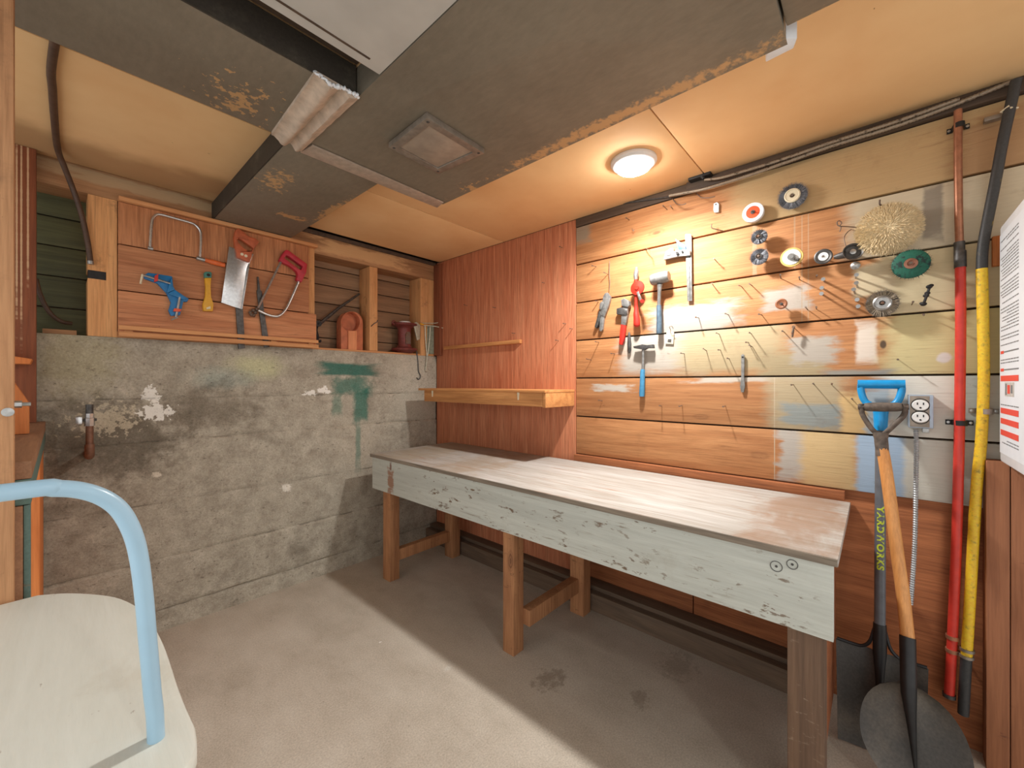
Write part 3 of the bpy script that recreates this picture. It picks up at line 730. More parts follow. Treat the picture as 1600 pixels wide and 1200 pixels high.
rings = []
for s, dz in ((.99, -.030), (1, -.024), (1, -.006), (.992, -.0015), (.975, 0)):
    rings.append([ctr + (p - ctr)*s + V((0,0,dz)) for p in loop])
for rg in rings: mbs.v += rg
for i in range(len(rings)-1):
    for k in range(n):
        mbs.f.append([i*n+k, i*n+(k+1) % n, (i+1)*n+(k+1) % n, (i+1)*n+k])
mbs.f.append([(len(rings)-1)*n + k for k in range(n)]); mbs.f.append([k for k in range(n)][::-1])
mbs.build('seat', M_seat, chair)
def yp(u, v, yy):                                       # on the upright plane y = yy
    x, y, z = ray(u, v); t = (yy - CAMY)/y; return V((CAMX + t*x, yy, EYE + t*z))
bk = [yp(244,1160,-1.924), yp(238,1080,-1.929), yp(231,1000,-1.935), yp(225,930,-1.941), yp(217,870,-1.947), yp(206,830,-1.951), yp(187,797,-1.954), yp(160,777,-1.957), yp(125,766,-1.960), yp(85,763,-1.963), yp(45,765,-1.965)]
xm = min(xc, bk[-1].x - .02)
bk2 = [V((2*xm - p.x, p.y, p.z)) for p in bk][::-1]
top = bk[0]
leg0 = [V((top.x + .012, top.y + .03, 0)), V((top.x + .004, top.y + .006, .45))]
leg1 = [V((2*xm - p.x, p.y, p.z)) for p in leg0][::-1]
rt = .0100
MB().tube(smooth_path(leg0 + bk + bk2 + leg1, 8), rt, 16).build('back_frame', M_paleblue, chair)
fx0, fx1 = half[4].x - .03, 2*xc - half[4].x + .03
for fx in (fx0, fx1):
    MB().tube([(fx, half[4].y - .02, 0), (fx, half[4].y - .02, zf - .04)], rt, 14).build('leg', M_paleblue, chair)
    MB().tube([(fx, half[4].y - .02, zf - .045), (fx + (leg0[1].x - fx0)*(1 if fx == fx0 else -1), top.y + .012, zn - .045)], rt*.8, 12).build('seat_rail', M_paleblue, chair)
MB().tube([(fx0, half[4].y - .02, .3), (fx1, half[4].y - .02, .3)], rt*.8, 12).build('stretcher', M_paleblue, chair)

# ================================================================== RIGHT WALL: PIPES, CABLES, OUTLET
def rvec(d): return V((-d, 0, 0))
pipe = thing('water_pipe', 'vertical copper water pipe painted red from the coupling downward', 'pipe', R(1500, 600, .03))
pt = [R(1497,172,.03), R(1497,260,.03), R(1498,340,.03), R(1499.5,385,.03)]
MB().tube(pt, .0105, 16).build('copper_run', M_copper, pipe)
MB().tube([R(1499,378,.03), R(1499,392,.03), R(1500,393,.03), R(1500.5,418,.03)], [.0135,.0135,.0152,.0152], 16).build('coupling', M_dsteel, pipe)
MB().tube(smooth_path([R(1500.5,415,.03), R(1501,500,.03), R(1500,600,.03), R(1498,720,.03), R(1494,860,.03), R(1488,1000,.03), R(1483,1088,.03)], 5), .0132, 18).build('red_run', M_redpipe, pipe)
def strap(u, v, hu, rp_, d, mat, name='strap', tilt=0.0, root=pipe):
    c = R(u, v, 0); yl = R(u - hu, v, 0).y; yr = R(u + hu, v, 0).y
    r = rp_ + .0008; P = []
    zz = lambda y: c.z + (y - c.y) * tilt
    pth = [V((-.003, yl, zz(yl))), V((-.003, c.y + r + .004, c.z))]
    for k in range(9):
        a = math.pi * k / 8
        pth.append(V((-d - r*math.sin(a), c.y + r*math.cos(a), c.z)))
    pth += [V((-.003, c.y - r - .004, c.z)), V((-.003, yr, zz(yr)))]
    mb = MB(); w, t = .0085, .0016
    for i in range(len(pth)):
        tg = (pth[min(i+1, len(pth)-1)] - pth[max(i-1, 0)]).normalized(); nn = tg.cross(V((0,0,1))).normalized()
        for sz, sn in ((-1,-1),(1,-1),(1,1),(-1,1)): mb.v.append(pth[i] + V((0,0,w*sz)) + nn*t*sn)
    for i in range(len(pth)-1):
        for k in range(4):
            a = i*4+k; b = i*4+(k+1) % 4; mb.f.append([a, b, b+4, a+4])
    mb.f.append([0,1,2,3]); m = len(mb.v); mb.f.append([m-1,m-2,m-3,m-4])
    o = mb.build(name, mat, root)
    for y in (yl*.8 + c.y*.2, yr*.8 + c.y*.2): MB().lathe((-.004, y, zz(y)), (-1,0,0), [(.0042,-.001),(.0042,.0018),(0,.0022)], 10).build('screw', M_steel, o)
strap(1497, 202, 18, .0105, .03, M_black, tilt=0); strap(1499, 660, 22, .0132, .03, M_black)
for v, uu in ((995, 1488), (1016, 1487.5), (1086, 1483)):
    c = R(uu, v, .03)
    MB().lathe(c - V((0,0,.007)), (0,0,1), [(.0135,0),(.0165,0),(.0165,.012),(.0135,.012),(.0135,0)], 20).build('ring', M_copper if v < 1050 else M_dsteel, pipe)
c = R(1488, 1003, .03); MB().tube([c + V((.013,0,0)), V((.013, c.y, c.z))], .004, 8).build('hanger_rod', M_dsteel, pipe)

gas = thing('gas_pipe', 'yellow painted gas pipe with blackened upper length rising to the ceiling', 'pipe', R(1530, 700, .04))
MB().tube([R(1505,1116,.04), R(1508,1060,.04), R(1510,1026,.04)], .0139, 18).build('lower_black_run', M_greypipe, gas)
gp = [R(1510,1027,.04), R(1513,980,.04), R(1520,860,.04), R(1526,760,.04), R(1533,690,.04), R(1537,600,.04), R(1536,500,.04), R(1534,420,.04)]
MB().tube(smooth_path(gp, 5), .0138, 18).build('yellow_run', M_yellowpipe, gas)
gu = [R(1534,425,.04), R(1536,385,.04), R(1546,330,.043), R(1556,280,.047), R(1567,220,.05), R(1578,170,.052), R(1588,125,.054), R(1600,70,.056), R(1608,30,.056)]
gu = [p for p in gu if p.z < ZC + .02]
MB().tube(smooth_path(gu, 5), .0135, 18).build('black_run', M_greypipe, gas)
strap(1537, 642, 24, .0138, .04, M_galv, root=gas)
for v, uu in ((1015, 1511), (1025, 1510)):
    c = R(uu, v, .04); MB().lathe(c - V((0,0,.005)), (0,0,1), [(.0142,0),(.018,0),(.018,.009),(.0142,.009),(.0142,0)], 20).build('ring', M_galv, gas)
c = R(1577, 172, .051); MB().tube([c + V((-.014,.002,.008)), c + V((0,.017,.002)), c + V((.014,0,-.004)), c + V((0,-.017,0)), c + V((-.015,0,0))], .003, 6).build('string_wrap', M_cream, gas)
MB().obox(c + V((.03,.03,.0)), V((1,0,0)), V((0,1,0)), V((0,0,1)), .012, .02, .007).build('wall_clip', M_galv, gas, .002)

def corrugated(path, r0, r1, pitch, seg=10):
    p = resample(path, pitch/2); return MB().tube(p, [r0 if i % 2 else r1 for i in range(len(p))], seg)
ca = smooth_path([R(1046,306,.026), R(1094,297,.034), R(1126,288,.034), R(1175,272.5,.034), R(1240,249.5,.034), R(1300,228,.034), R(1400,197,.034), R(1500,160,.034), R(1582,127,.034)], 8)
cb_ = smooth_path([R(1101,281,.042), R(1126,278,.042), R(1159,268.5,.040), R(1207,254,.040), R(1260,236,.046), R(1300,222,.046), R(1400,190,.046), R(1500,154,.046)], 8)
tag(own_origin(corrugated(ca, .0062, .0078, .009).build('armoured_cable', M_braid)), 'long armoured cable running along the ledger to the far corner, lower of two', 'cable')
tag(own_origin(corrugated(cb_, .0055, .0068, .009).build('armoured_cable', M_braid)), 'shorter armoured cable starting at the black clamp under the ceiling, upper of two', 'cable')
c = R(1095, 274, .03)
cl = thing('cable_clamp', 'small black cable clamp where the ceiling seam meets the wall', 'clamp', c)
MB().obox(c + V((0,0,-.01)), V((1,0,0)), V((0,1,0)), V((0,0,1)), .028, .05, .009).build('clamp_body', M_black, cl, .003)
MB().tube([R(1086,266,.05), R(1100,279,.05)], .008, 8).build('clamp_arm', M_black, cl)
thin = MB().tube(smooth_path([R(903,338,.006), R(950,322,.006), R(1000,314,.008), R(1050,307,.012)], 5), .004, 8).build('thin_wire', M_dsteel)
tag(own_origin(thin), 'thin pale wire along the top edge of the planks by the lamp', 'wire')

box_ = thing('outlet_box', 'grey metal outlet box with two white round receptacles beside the shovels', 'outlet', R(1437, 643, 0))
y0, y1 = R(1419,640,.052).y, R(1459,640,.052).y
z1, z0 = R(1437,617,.052).z, R(1437,669,.052).z
MB().box(-.050, 0, y0, y1, z0, z1).build('box_body', M_box, box_, .004)
MB().box(-.054, -.0505, y0 - .004, y1 + .010, z0 + .004, z1 - .004).build('face_plate', M_galv, box_, .001)
for v in (633, 652):
    c = R(1438, v, .0545)
    rc = MB().lathe(c, (-1,0,0), [(.0215,-.0006),(.0215,.003),(.0200,.005),(0,.005)], 28)
    for p in rc.v: p.z = c.z + (p.z - c.z)*.86
    ro = rc.build('receptacle', M_ivory, box_)
    s = MB()
    for dy, dz in ((.0075,.005),(-.0075,.005)): s.box(-.0600, -.0592, c.y+dy-.0016, c.y+dy+.0016, c.z+dz-.004, c.z+dz+.004)
    s.lathe((-.0592, c.y, c.z - .009), (-1,0,0), [(.003,0),(.003,.0008),(0,.0008)], 10)
    s.build('slots', M_black, ro)
    MB().lathe(c, (-1,0,0), [(.0216,-.0003),(.0238,-.0003),(.0238,.0012),(.0216,.0012),(.0216,-.0003)], 28).build('surround', M_black, ro)
MB().box(-.035, -.012, R(1441,672,.03).y, R(1452,672,.03).y, z0 - .017, z0 - .0005).build('clamp_tab', M_steel, box_, .002)
cd = smooth_path([R(1431,671,.025), R(1432,700,.024), R(1431,760,.022), R(1430,830,.022), R(1427,890,.022), R(1423,945,.022)], 8)
tag(own_origin(corrugated(cd, .0052, .0078, .0085, 12).build('flexible_conduit', M_conduit)), 'bare flexible metal conduit hanging down from the outlet box', 'conduit')

# small wood block and brown boards with the white cabinet at the right edge
bk_ = MB().box(-.02, -.0005, R(1549,390).y, R(1566,390).y, R(1555,417).z, R(1555,371).z).build('wood_block', M_orange_wood, None, .002)
tag(own_origin(bk_), 'small orange wood block on the planks behind the yellow pipe', 'block')
part = thing('board_partition', 'brown vertical boards standing against the wall under the white cabinet', 'partition', (-.03, -3.2, 0))
yy0 = R(1541, 800, .06).y; ycr = R(1579, 900, .06).y
for a, b in ((yy0, ycr + .001), (ycr - .001, ycr - .09), (ycr - .092, ycr - .2), (ycr - .202, ycr - .32)):
    MB().box(-.06, -.001, a, b, 0, .998).build('board', M_brown_board, part, .0025)
YC = -2.985
cab = thing('wall_cabinet', 'white metal cabinet at right edge with a printed instruction sheet on its side', 'cabinet', (-.2, -3.2, 1.0))
MB().box(-.45, -.062, -3.42, YC, 1.0005, 1.745).build('cabinet_body', M_white, cab, .008)
lb0, lb1 = yp(1564,400,YC+.0012).x, -.40
sheet = MB().box(lb1, -.07, YC, YC + .0012, 1.03, 1.715).build('instruction_sheet', M_paper, cab)
ink = MB(); red = []
def yc_(u, v): return yp(u, v, YC + .0014)
random.seed(3)
ubar = 1578
for v in (548, 577, 591, 644, 661, 680):
    z = yc_(ubar, v).z
    h = .0045 if v in (548, 577) else .0085
    m = MB()
    if v in (548, 577): m.box(-.125, -.085, YC+.0013, YC+.0020, z-h, z+h); ink.box(-.30, -.13, YC+.0013, YC+.0018, z-.002, z+.002)
    else: m.box(-.30, -.085, YC+.0013, YC+.0020, z-h, z+h); 
    m.build('red_bar', M_redink, sheet)
z = 1.69
while z > 1.06:
    if not any(abs(z - yc_(ubar, v).z) < .016 for v in (548, 577, 591, 644, 661, 680)) and not (1.195 < z < 1.245):
        x = -.30; end = -.085 - random.choice([0, 0, .02, .08])
        while x < end:
            w = random.uniform(.008, .03); ink.box(x, min(x + w, end), YC+.0013, YC+.0017, z - .0016, z + .0016); x += w + .006
    z -= random.choice([.009, .009, .010, .018])
ink.build('fine_print', M_ink, sheet, kind='stuff')
zq = yc_(ubar, 608).z
MB().box(-.25, -.14, YC+.0013, YC+.0018, zq-.022, zq+.020).build('diagram', plain('diagram_grey', (196,192,186), .6), sheet)
MB().box(-.235, -.215, YC+.0019, YC+.0023, zq-.012, zq+.012).build('diagram_line', M_ink, sheet); MB().box(-.165, -.148, YC+.0019, YC+.0023, zq-.018, zq+.016).build('diagram_line', M_ink, sheet)
MB().box(-.205, -.175, YC+.0019, YC+.0023, zq-.014, zq+.012).build('diagram_mark', M_redink, sheet)

# ================================================================== SHOVELS
def frame_of(base, top, lat=V((0,1,0))):
    a = (top - base).normalized(); t = (lat - a*lat.dot(a)).normalized(); n = a.cross(t).normalized()
    if n.x > 0: n = -n
    return a, t, n                                       # along, sideways, towards the room
def blade_grid(base, a, t, n, half_w, L, dish, point, socket_w):
    mb = MB(); nu, nv = 16, 18
    def pos(s, q):                                       # s across -1..1, q along 0 (tip) .. 1 (shoulder)
        w = half_w(q); z = q * L - (point * (s*s) * 0 if not point else 0)
        d = dish * (s*s*.8 - .5) + .018 * math.exp(-(s*w/.018)**2) * max(0, (q - .35)/.65) + dish * .35 * (1-q)**2
        return base + a*(z) + t*(s*w) + n*d
    for side in (0, 1):
        for j in range(nv+1):
            for i in range(nu+1):
                mb.v.append(pos(-1 + 2*i/nu, j/nv) - n*(.0022*side))
    m = (nu+1)*(nv+1)
    for j in range(nv):
        for i in range(nu):
            p = j*(nu+1)+i
            mb.f.append([p, p+1, p+nu+2, p+nu+1]); mb.f.append([m+p, m+p+nu+1, m+p+nu+2, m+p+1])
    rim = list(range(nu+1)) + [j*(nu+1)+nu for j in range(1, nv+1)] + [nv*(nu+1)+i for i in range(nu-1, -1, -1)] + [j*(nu+1) for j in range(nv-1, 0, -1)]
    for p, q in zip(rim, rim[1:] + rim[:1]): mb.f.append([p, q, q+m, p+m])
    return mb
# blue-handled square shovel
b0, t0 = V((-.235, -2.699, .004)), V((-.036, -2.704, 1.262))
a, t, n = frame_of(b0, t0); Ls = (t0 - b0).length
sh = thing('shovel', 'square-mouth shovel with a blue D-handle and grey shaft leaning on the wall', 'shovel', b0)
hwq = lambda q: .108 + .009*q
blade_grid(b0, a, t, n, hwq, .325, .020, False, .02).build('blade', M_shovel, sh)
for s in (-1, 1):                                        # rolled step along the shoulder
    MB().tube(smooth_path([b0 + a*.327 + t*(s*.114) + n*.006, b0 + a*.326 + t*(s*.07) + n*.004, b0 + a*.330 + t*(s*.045) + n*.006, b0 + a*.352 + t*(s*.026) + n*.010, b0 + a*.40 + t*(s*.014) + n*.010], 5), [.0055]*16 + [.005]*5, 8).build('step', M_socket, sh)
MB().tube([b0 + a*.17 + n*.012, b0 + a*.26 + n*.012, b0 + a*.33 + n*.011, b0 + a*.40 + n*.011, b0 + a*.42 + n*.011], [.007,.013,.019,.0185,.018], 14).build('socket', M_socket, sh)
MB().tube([b0 + a*.415 + n*.011, b0 + a*(Ls-.165) + n*.004], .0152, 16).build('shaft', M_shaftgrey, sh)
MB().tube([b0 + a*(Ls-.19) + n*.004, b0 + a*(Ls-.13) + n*.003, b0 + a*(Ls-.105) + n*.002], [.0185,.021,.024], 16).build('handle_neck', M_blue, sh)
hw, yt = .055, Ls - .018
arch = [b0 + a*(Ls-.108) + t*.004, b0 + a*(Ls-.100) + t*.028, b0 + a*(Ls-.078) + t*.046, b0 + a*(Ls-.045) + t*hw, b0 + a*yt + t*hw]
arch2 = [p - t*2*(p - b0).dot(t) for p in arch]
mg = MB()
for A_ in (arch, arch2): mg.tube(smooth_path(A_, 5), [.0135]*8 + [.0115]*13, 12)
mg.tube([b0 + a*yt + t*(hw+.010), b0 + a*yt - t*(hw+.010)], .0165, 16)
mg.build('d_handle', M_blue, sh)
# lettering down the shaft
cu = bpy.data.curves.new('lettering', 'FONT'); cu.body = 'YARDWORKS'; cu.size = .026; cu.align_x = 'LEFT'; cu.align_y = 'CENTER'; cu.extrude = .0003; cu.space_character = 1.15; cu.offset = .0011
to = bpy.data.objects.new('tmp', cu); COL.objects.link(to)
bpy.context.view_layer.update()
dg = bpy.context.evaluated_depsgraph_get(); tm = bpy.data.meshes.new_from_object(to.evaluated_get(dg))
bpy.data.objects.remove(to)
wdt = max(v_.co.x for v_ in tm.vertices)
ax = -a; s_hi = .815
cen = lambda q: b0 + a*q + n*(.011 - .007*(q - .415)/(Ls - .58))
cc0 = cen(.70)
view = (V((CAMX, CAMY, EYE)) - cc0); view = (view - a*view.dot(a)).normalized(); side = view.cross(ax).normalized()
lm = bpy.data.meshes.new('lettering')
verts = []
for v_ in tm.vertices:
    ang = v_.co.y / .0156
    rad = .0157 + v_.co.z
    verts.append(tuple(cen(s_hi - v_.co.x/wdt*.215) + view*(rad*math.cos(ang)) + side*(rad*math.sin(ang)) - b0))
lm.from_pydata(verts, [], [list(p.vertices) for p in tm.polygons]); lm.materials.append(M_lime)
lo = bpy.data.objects.new('lettering', lm); COL.objects.link(lo); lo.parent = sh
# wooden-handled round-point shovel
b1 = V((-.385, -2.785, .004)); t1 = V((-.085, -2.706, 1.165))
s1_, nk = R(1424, 1000, .285), R(1378, 706, .125)
a1, t1v, n1 = frame_of(b1, V((-.275, -2.755, .45)))
sh2 = thing('shovel', 'round-point shovel with a bent wooden handle and worn D-grip in front', 'shovel', b1)
def hwr(q):
    if q < .5: return .004 + .118 * math.sin(q/.5*math.pi/2)**.75
    return .122 * math.sqrt(1 - ((q-.5)/.5)**2.2 * .93)
blade_grid(b1, a1, t1v, n1, hwr, .318, .026, True, .02).build('blade', M_shovel, sh2)
sp = b1 + a1*.318 + n1*.008
top_ = R(1418,995,.276); jn = b1 + a1*.30 + n1*.018
MB().tube([b1 + a1*.10 + n1*.006, b1 + a1*.17 + n1*.010, b1 + a1*.24 + n1*.014, jn, jn.lerp(top_, .25), jn.lerp(top_, .55), top_], [.004,.008,.013,.0185,.0192,.0194,.0196], 16).build('socket', M_socket, sh2)
hp = smooth_path([R(1418.5,1000,0.277), R(1411,930,0.249), R(1404,880,0.229), R(1396,820,0.204), R(1388,760,0.174), R(1382,720,0.152), R(1378,700,0.142)], 6)
MB().tube(hp, .0172, 16).build('wood_handle', M_handlewood, sh2)
MB().tube(smooth_path([R(1379.5,713,0.146), R(1378,700,0.141), R(1376.5,685,0.135), R(1376,676,0.132)], 4), [.0185]*5 + [.019]*4 + [.021]*4, 14).build('ferrule', M_wornwood, sh2)
gl, gr = R(1346,636,0.112), R(1414,636,0.112)
gd = (gr - gl).normalized()
MB().tube([gl + gd*.008, gl + gd*.02, (gl+gr)/2, gr - gd*.02, gr - gd*.008], [.0135,.0155,.0165,.0155,.0135], 16).build('grip', M_wornwood, sh2)
jm = R(1376, 682, .120)
for g, s in ((gl, 1), (gr, -1)):
    MB().tube(smooth_path([g + V((0,0,.012)), g + V((0,0,-.004)), g + V((0,0,-.03)) + gd*s*.004, jm + V((0,0,.03)) - gd*s*.026, jm + V((0,0,.004)) - gd*s*.007, jm + V((0,0,-.02)) - gd*s*.002], 5), .0085, 10).build('yoke_arm', M_wornwood, sh2)
    MB().tube([g - gd*s*.010, g + gd*s*.012], .009, 10).build('rivet', M_wornwood, sh2)

# ================================================================== RIGHT WALL TOOLS
RG = 'hand tools hanging on the plank wall'
def rslab(pts, d0, d1): q = [R(u, v, d1) for u, v in pts]; return MB().prism(q, (d1 - d0, 0, 0))
def rt(name, label, cat, u, v, group=RG): return thing(name, label, cat, R(u, v, .0), group)
# locking pliers
o = rt('locking_pliers', 'grey locking pliers hanging leftmost on the plank wall', 'pliers', 942, 485)
rslab([(945,458),(949,457),(954,464),(951,476),(944,495),(938,492),(936,488),(941,473),(942,464)], .006, .022).build('body', M_tool, o, .0015)
rslab([(938,491),(944,494),(941.5,515),(939,518),(936,516)], .006, .020).build('fixed_handle', M_tool, o, .0015)
rslab([(936,486),(939,492),(933.5,510),(931,513),(929,510)], .004, .026).build('lever', M_dsteel, o, .0015)
rslab([(937,474),(940,471),(943,474),(939,484),(936,482)], .008, .030).build('jaw', M_tool, o, .0015)
# pipe wrench
o = rt('pipe_wrench', 'small pipe wrench with grey jaws and red handle', 'wrench', 973, 503)
rslab([(970,468),(975,466),(982,470),(983,477),(981,480),(971,478)], .006, .034).build('hook_jaw', M_tool, o, .003)
rslab([(973,478),(981,480),(979,498),(977,508),(970,507),(971,491)], .010, .028).build('shank', M_tool, o, .002)
rslab([(963,482),(970,480),(979,485),(979,492),(963,491)], .006, .034).build('heel_jaw', M_dsteel, o, .003)
rslab([(970,506),(977,508),(975,528),(972,539),(967,538),(968,522)], .009, .027).build('handle', M_red, o, .003)
# hand drill
o = rt('hand_drill', 'red hand drill with an orange crank wheel', 'drill', 995, 465)
MB().tube([R(994.5,418,.03), R(994.5,424,.03), R(993.5,430,.03), R(993.5,437,.03)], [.006,.012,.013,.009], 14).build('chuck', M_tool, o)
MB().tube([R(993.5,436,.03), R(994,480,.03)], .0085, 12).build('frame', M_drillred, o)
MB().lathe(R(996,450,.042), (-1,0,0), [(.008,-.004),(.036,-.004),(.038,.0),(.036,.004),(.012,.008),(.010,.012),(0,.012)], 32).build('crank_wheel', M_drillred, o)
MB().obox(R(999,463,.052), V((1,0,0)), V((0,.35,.94)), V((0,.94,-.35)), .004, .026, .006).build('crank', M_tool, o, .001)
MB().tube([R(1002,470,.052), R(1003.5,470.5,.08)], [.008,.010], 10).build('crank_knob', M_drillred, o)
MB().tube(smooth_path([R(994,478,.03), R(994,490,.03), R(995,500,.03), R(995,508,.03), R(995,511,.03)], 3), [.010,.011,.012,.0145,.0155,.016,.0165,.017,.017,.016,.014,.011,.006], 14).build('handle', M_red, o)
# mallet
o = rt('mallet', 'grey round-headed mallet with a dark grip', 'hammer', 1030, 475)
h0, h1 = R(1017.5,438,.045), R(1045.5,431,.045); hd = h1 - h0
MB().tube([h0, h0 + hd*.05, h0 + hd*.5, h1 - hd*.1, h1], [.024,.028,.030,.028,.024], 20).build('head', M_tool, o)
MB().tube([R(1031,444,.045), R(1030.5,455,.04), R(1029.5,479,.034)], [.015,.0095,.0095], 12).build('shaft', M_tool, o)
MB().tube([R(1029.5,477,.034), R(1030,500,.03), R(1030,519,.028), R(1030,521,.028)], [.0125,.0135,.0145,.013], 14).build('grip', M_greyblue, o)
# combination square
o = rt('combination_square', 'combination square with a long pale steel rule', 'square', 1070, 415)
rslab([(1070.5,366),(1080,366),(1081.5,470),(1074,470.5)], .008, .014).build('rule', M_tool, o, .0005)
rslab([(1076.5,372),(1077.8,372),(1078.6,468),(1077.4,468)], .0141, .0146).build('rule_groove', M_dsteel, o)
rslab([(1037,402),(1040,393),(1047,388),(1052,388),(1052,393),(1060,391),(1070,390),(1078,391),(1078,399),(1058,401),(1037,406)], .004, .026, ).build('head', M_tool, o, .002)
rslab([(1041,400),(1043,394),(1048,391),(1049,399)], .0262, .0275).build('head_recess', M_dsteel, o)
rslab([(1055,373),(1071,384),(1072,391),(1060,391),(1058,383)], .006, .022).build('blue_wing', plain('blue_steel', (84,118,158), .4, .4), o, .002)
MB().tube([R(1058,395,.026), R(1058,395,.038)], .007, 10).tube([R(1066,393,.024), R(1066,393,.034)], .005, 10).build('thumb_nut', M_dsteel, o)
# scraper blade
o = rt('hanging_tag', 'small cream plate hanging on a nail below the mallet', 'plate', 1047, 525)
sl = rslab([(1042,516),(1053,519),(1052,537.5),(1039,537)], .003, .006).build('plate', M_cream, o, .0008)
rslab([(1043.5,530),(1049,530),(1048.5,535),(1043,534.5)], .0061, .0068).build('slot', M_dsteel, o)
MB().tube(smooth_path([R(1047,520,.001), R(1048,516,.02), R(1046,511,.03), R(1050,510,.03), R(1052,514,.025)], 4), .0014, 6).build('wire_hook', M_rust, o)
# awl
o = rt('awl', 'dark slim awl hanging beside the tack hammer', 'awl', 983, 536)
MB().tube([R(983,519,.012), R(983,524,.012), R(983.5,538,.012), R(983.5,548,.012), R(983,552,.012)], [.004,.008,.011,.009,.003], 10).build('body', M_dsteel, o)
# tack hammer
o = rt('tack_hammer', 'small tack hammer with a blue rubber handle', 'hammer', 1004, 580)
rslab([(989,541),(997,539.5),(1003,538),(1011,539),(1020,538),(1021,544),(1011,544),(1006,547),(1002,546),(990,544)], .012, .034).build('head', M_dsteel, o, .002)
MB().tube([R(1005,544,.023), R(1004.5,578,.020)], .0072, 12).build('shaft', M_tool, o)
MB().tube([R(1004.5,577,.020), R(1004,581,.020), R(1003.5,600,.019), R(1003,615,.018), R(1003,619.5,.018)], [.010,.0125,.013,.0145,.013], 14).build('grip', M_gripblue, o)
# flat wrench
o = rt('flat_wrench', 'narrow grey flat wrench hanging alone below the planks nails', 'wrench', 1160, 582)
o['label'] = 'narrow grey flat wrench hanging alone right of the tack hammer'
rslab([(1158,555),(1160.5,553),(1163,555),(1163,572),(1162.5,590),(1164,603),(1162,613),(1158,613),(1156,604),(1158,590)], .004, .011).build('bar', M_tool, o, .001)
MB().lathe(R(1160.5,558,.0111), (-1,0,0), [(.004,-.0002),(.004,.0006),(0,.0006)], 10).build('hole', M_black, o)
# white tag
o = rt('white_catch', 'small white plastic catch on the top plank', 'catch', 1119, 324)
rslab([(1115,318),(1120,315.5),(1123,318),(1122.5,331),(1116,332),(1114.5,328)], .001, .014).build('catch_body', M_white, o, .002)
MB().lathe(R(1118.5,319.5,.0142), (-1,0,0), [(.0035,-.0004),(.0035,.0008),(0,.0008)], 10).build('catch_hole', M_dsteel, o)

WG = 'wheels and brushes on the plank wall'
def wheel_thing(name, label, u, v, d): return thing(name, label, 'wheel', R(u, v, 0), WG)
def bristles(c, r0, r1, th, n, rad, jit=.15, flare=0.0):
    mb = MB()
    for k in range(n):
        a = 2*math.pi*k/n + random.uniform(-.04, .04); x = random.uniform(-th, th)
        rr = r1 * random.uniform(1 - jit, 1 + jit*.35); aa = a + random.uniform(-.09, .09)
        mb.spike(c + V((x*.4, r0*math.cos(a), r0*math.sin(a))), c + V((x - flare, rr*math.cos(aa), rr*math.sin(aa))), rad)
    return mb
def pin(c, L, o, r=.003): MB().tube([V((.0, c.y, c.z)), c + V((-L, 0, 0))], r, 8).build('peg', M_rust, o)
def wire_wheel(label, u, v, d, r, hub, hubmat, brmat, n=170, th=.010, rad=.0021):
    c = R(u, v, d); o = wheel_thing('wire_brush', label, u, v, d)
    bristles(c + V((-th*.35,0,0)), hub*.8, r, th*.8, n*2, rad*.75, .07).build('bristles', brmat, o, kind='stuff')
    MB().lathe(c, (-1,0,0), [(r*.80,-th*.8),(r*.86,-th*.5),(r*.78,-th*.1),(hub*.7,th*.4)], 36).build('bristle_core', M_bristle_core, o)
    MB().lathe(c, (-1,0,0), [(.006,-th-.003),(hub,-th-.003),(hub,-th)], 30).lathe(c, (-1,0,0), [(hub,th*.3),(hub,th+.002),(hub*.86,th+.0045),(hub*.75,th+.002),(.009,th+.002),(.007,th-.003)], 30).build('hub_plate', hubmat, o)
    pin(c, th + .006, o, .0052)
    return o
wire_wheel('large grey wire wheel with a cream hub plate on the top plank', 1238.5, 306.7, .03, .058, .0285, M_cream, M_bristle, 260)
wire_wheel('dark brown wire wheel with a broad grey hub on the third plank', 1378.5, 474, .035, .054, .027, M_steel, M_bristle2, 230)
wire_wheel('small grey wire brush, upper of the pair on the second plank', 1186, 370, .045, .036, .012, M_steel, M_bristle, 150, .011, .0018)
wire_wheel('small grey wire brush, lower of the pair on the second plank', 1186, 401, .045, .040, .012, M_steel, M_bristle, 160, .011, .0018)
# green abrasive wheel
c = R(1423, 412.5, .076); o = wheel_thing('green_brush_wheel', 'green bristled wheel with a coppery hub below the fleece pad', 1423, 412, .05)
bristles(c, .03, .0575, .006, 150, .002, .1).build('bristles', plain('dark_teal_bristle', (22,52,50), .7, 0, .3, 150), o, kind='stuff')
MB().lathe(c, (-1,0,0), [(.048,-.005),(.050,0),(.044,.005),(.018,.007)], 36).build('face', M_green_wheel, o)
MB().lathe(c, (-1,0,0), [(.018,.006),(.018,.010),(.010,.012),(.008,.010),(0,.010)], 24).build('hub', plain('coppery_hub', (150,104,84), .45, .4), o)
pin(c, .016, o, .005)
# grinding wheel
c = R(1177, 332.5, .03); o = wheel_thing('grinding_wheel', 'white grinding wheel with an orange paper centre on the top plank', 1177, 332, .03)
MB().lathe(c, (-1,0,0), [(.008,-.012),(.041,-.012),(.042,-.010),(.042,.007),(.040,.009),(.026,.009)], 40).build('stone', M_white, o)
MB().lathe(c, (-1,0,0), [(.0265,.0085),(.0265,.0098),(.008,.0098)], 32).build('paper_disc', M_redorange, o)
MB().lathe(c, (-1,0,0), [(.0085,.006),(.0085,.013),(0,.013)], 16).build('hub', M_dsteel, o); pin(c, .03, o, .0022)
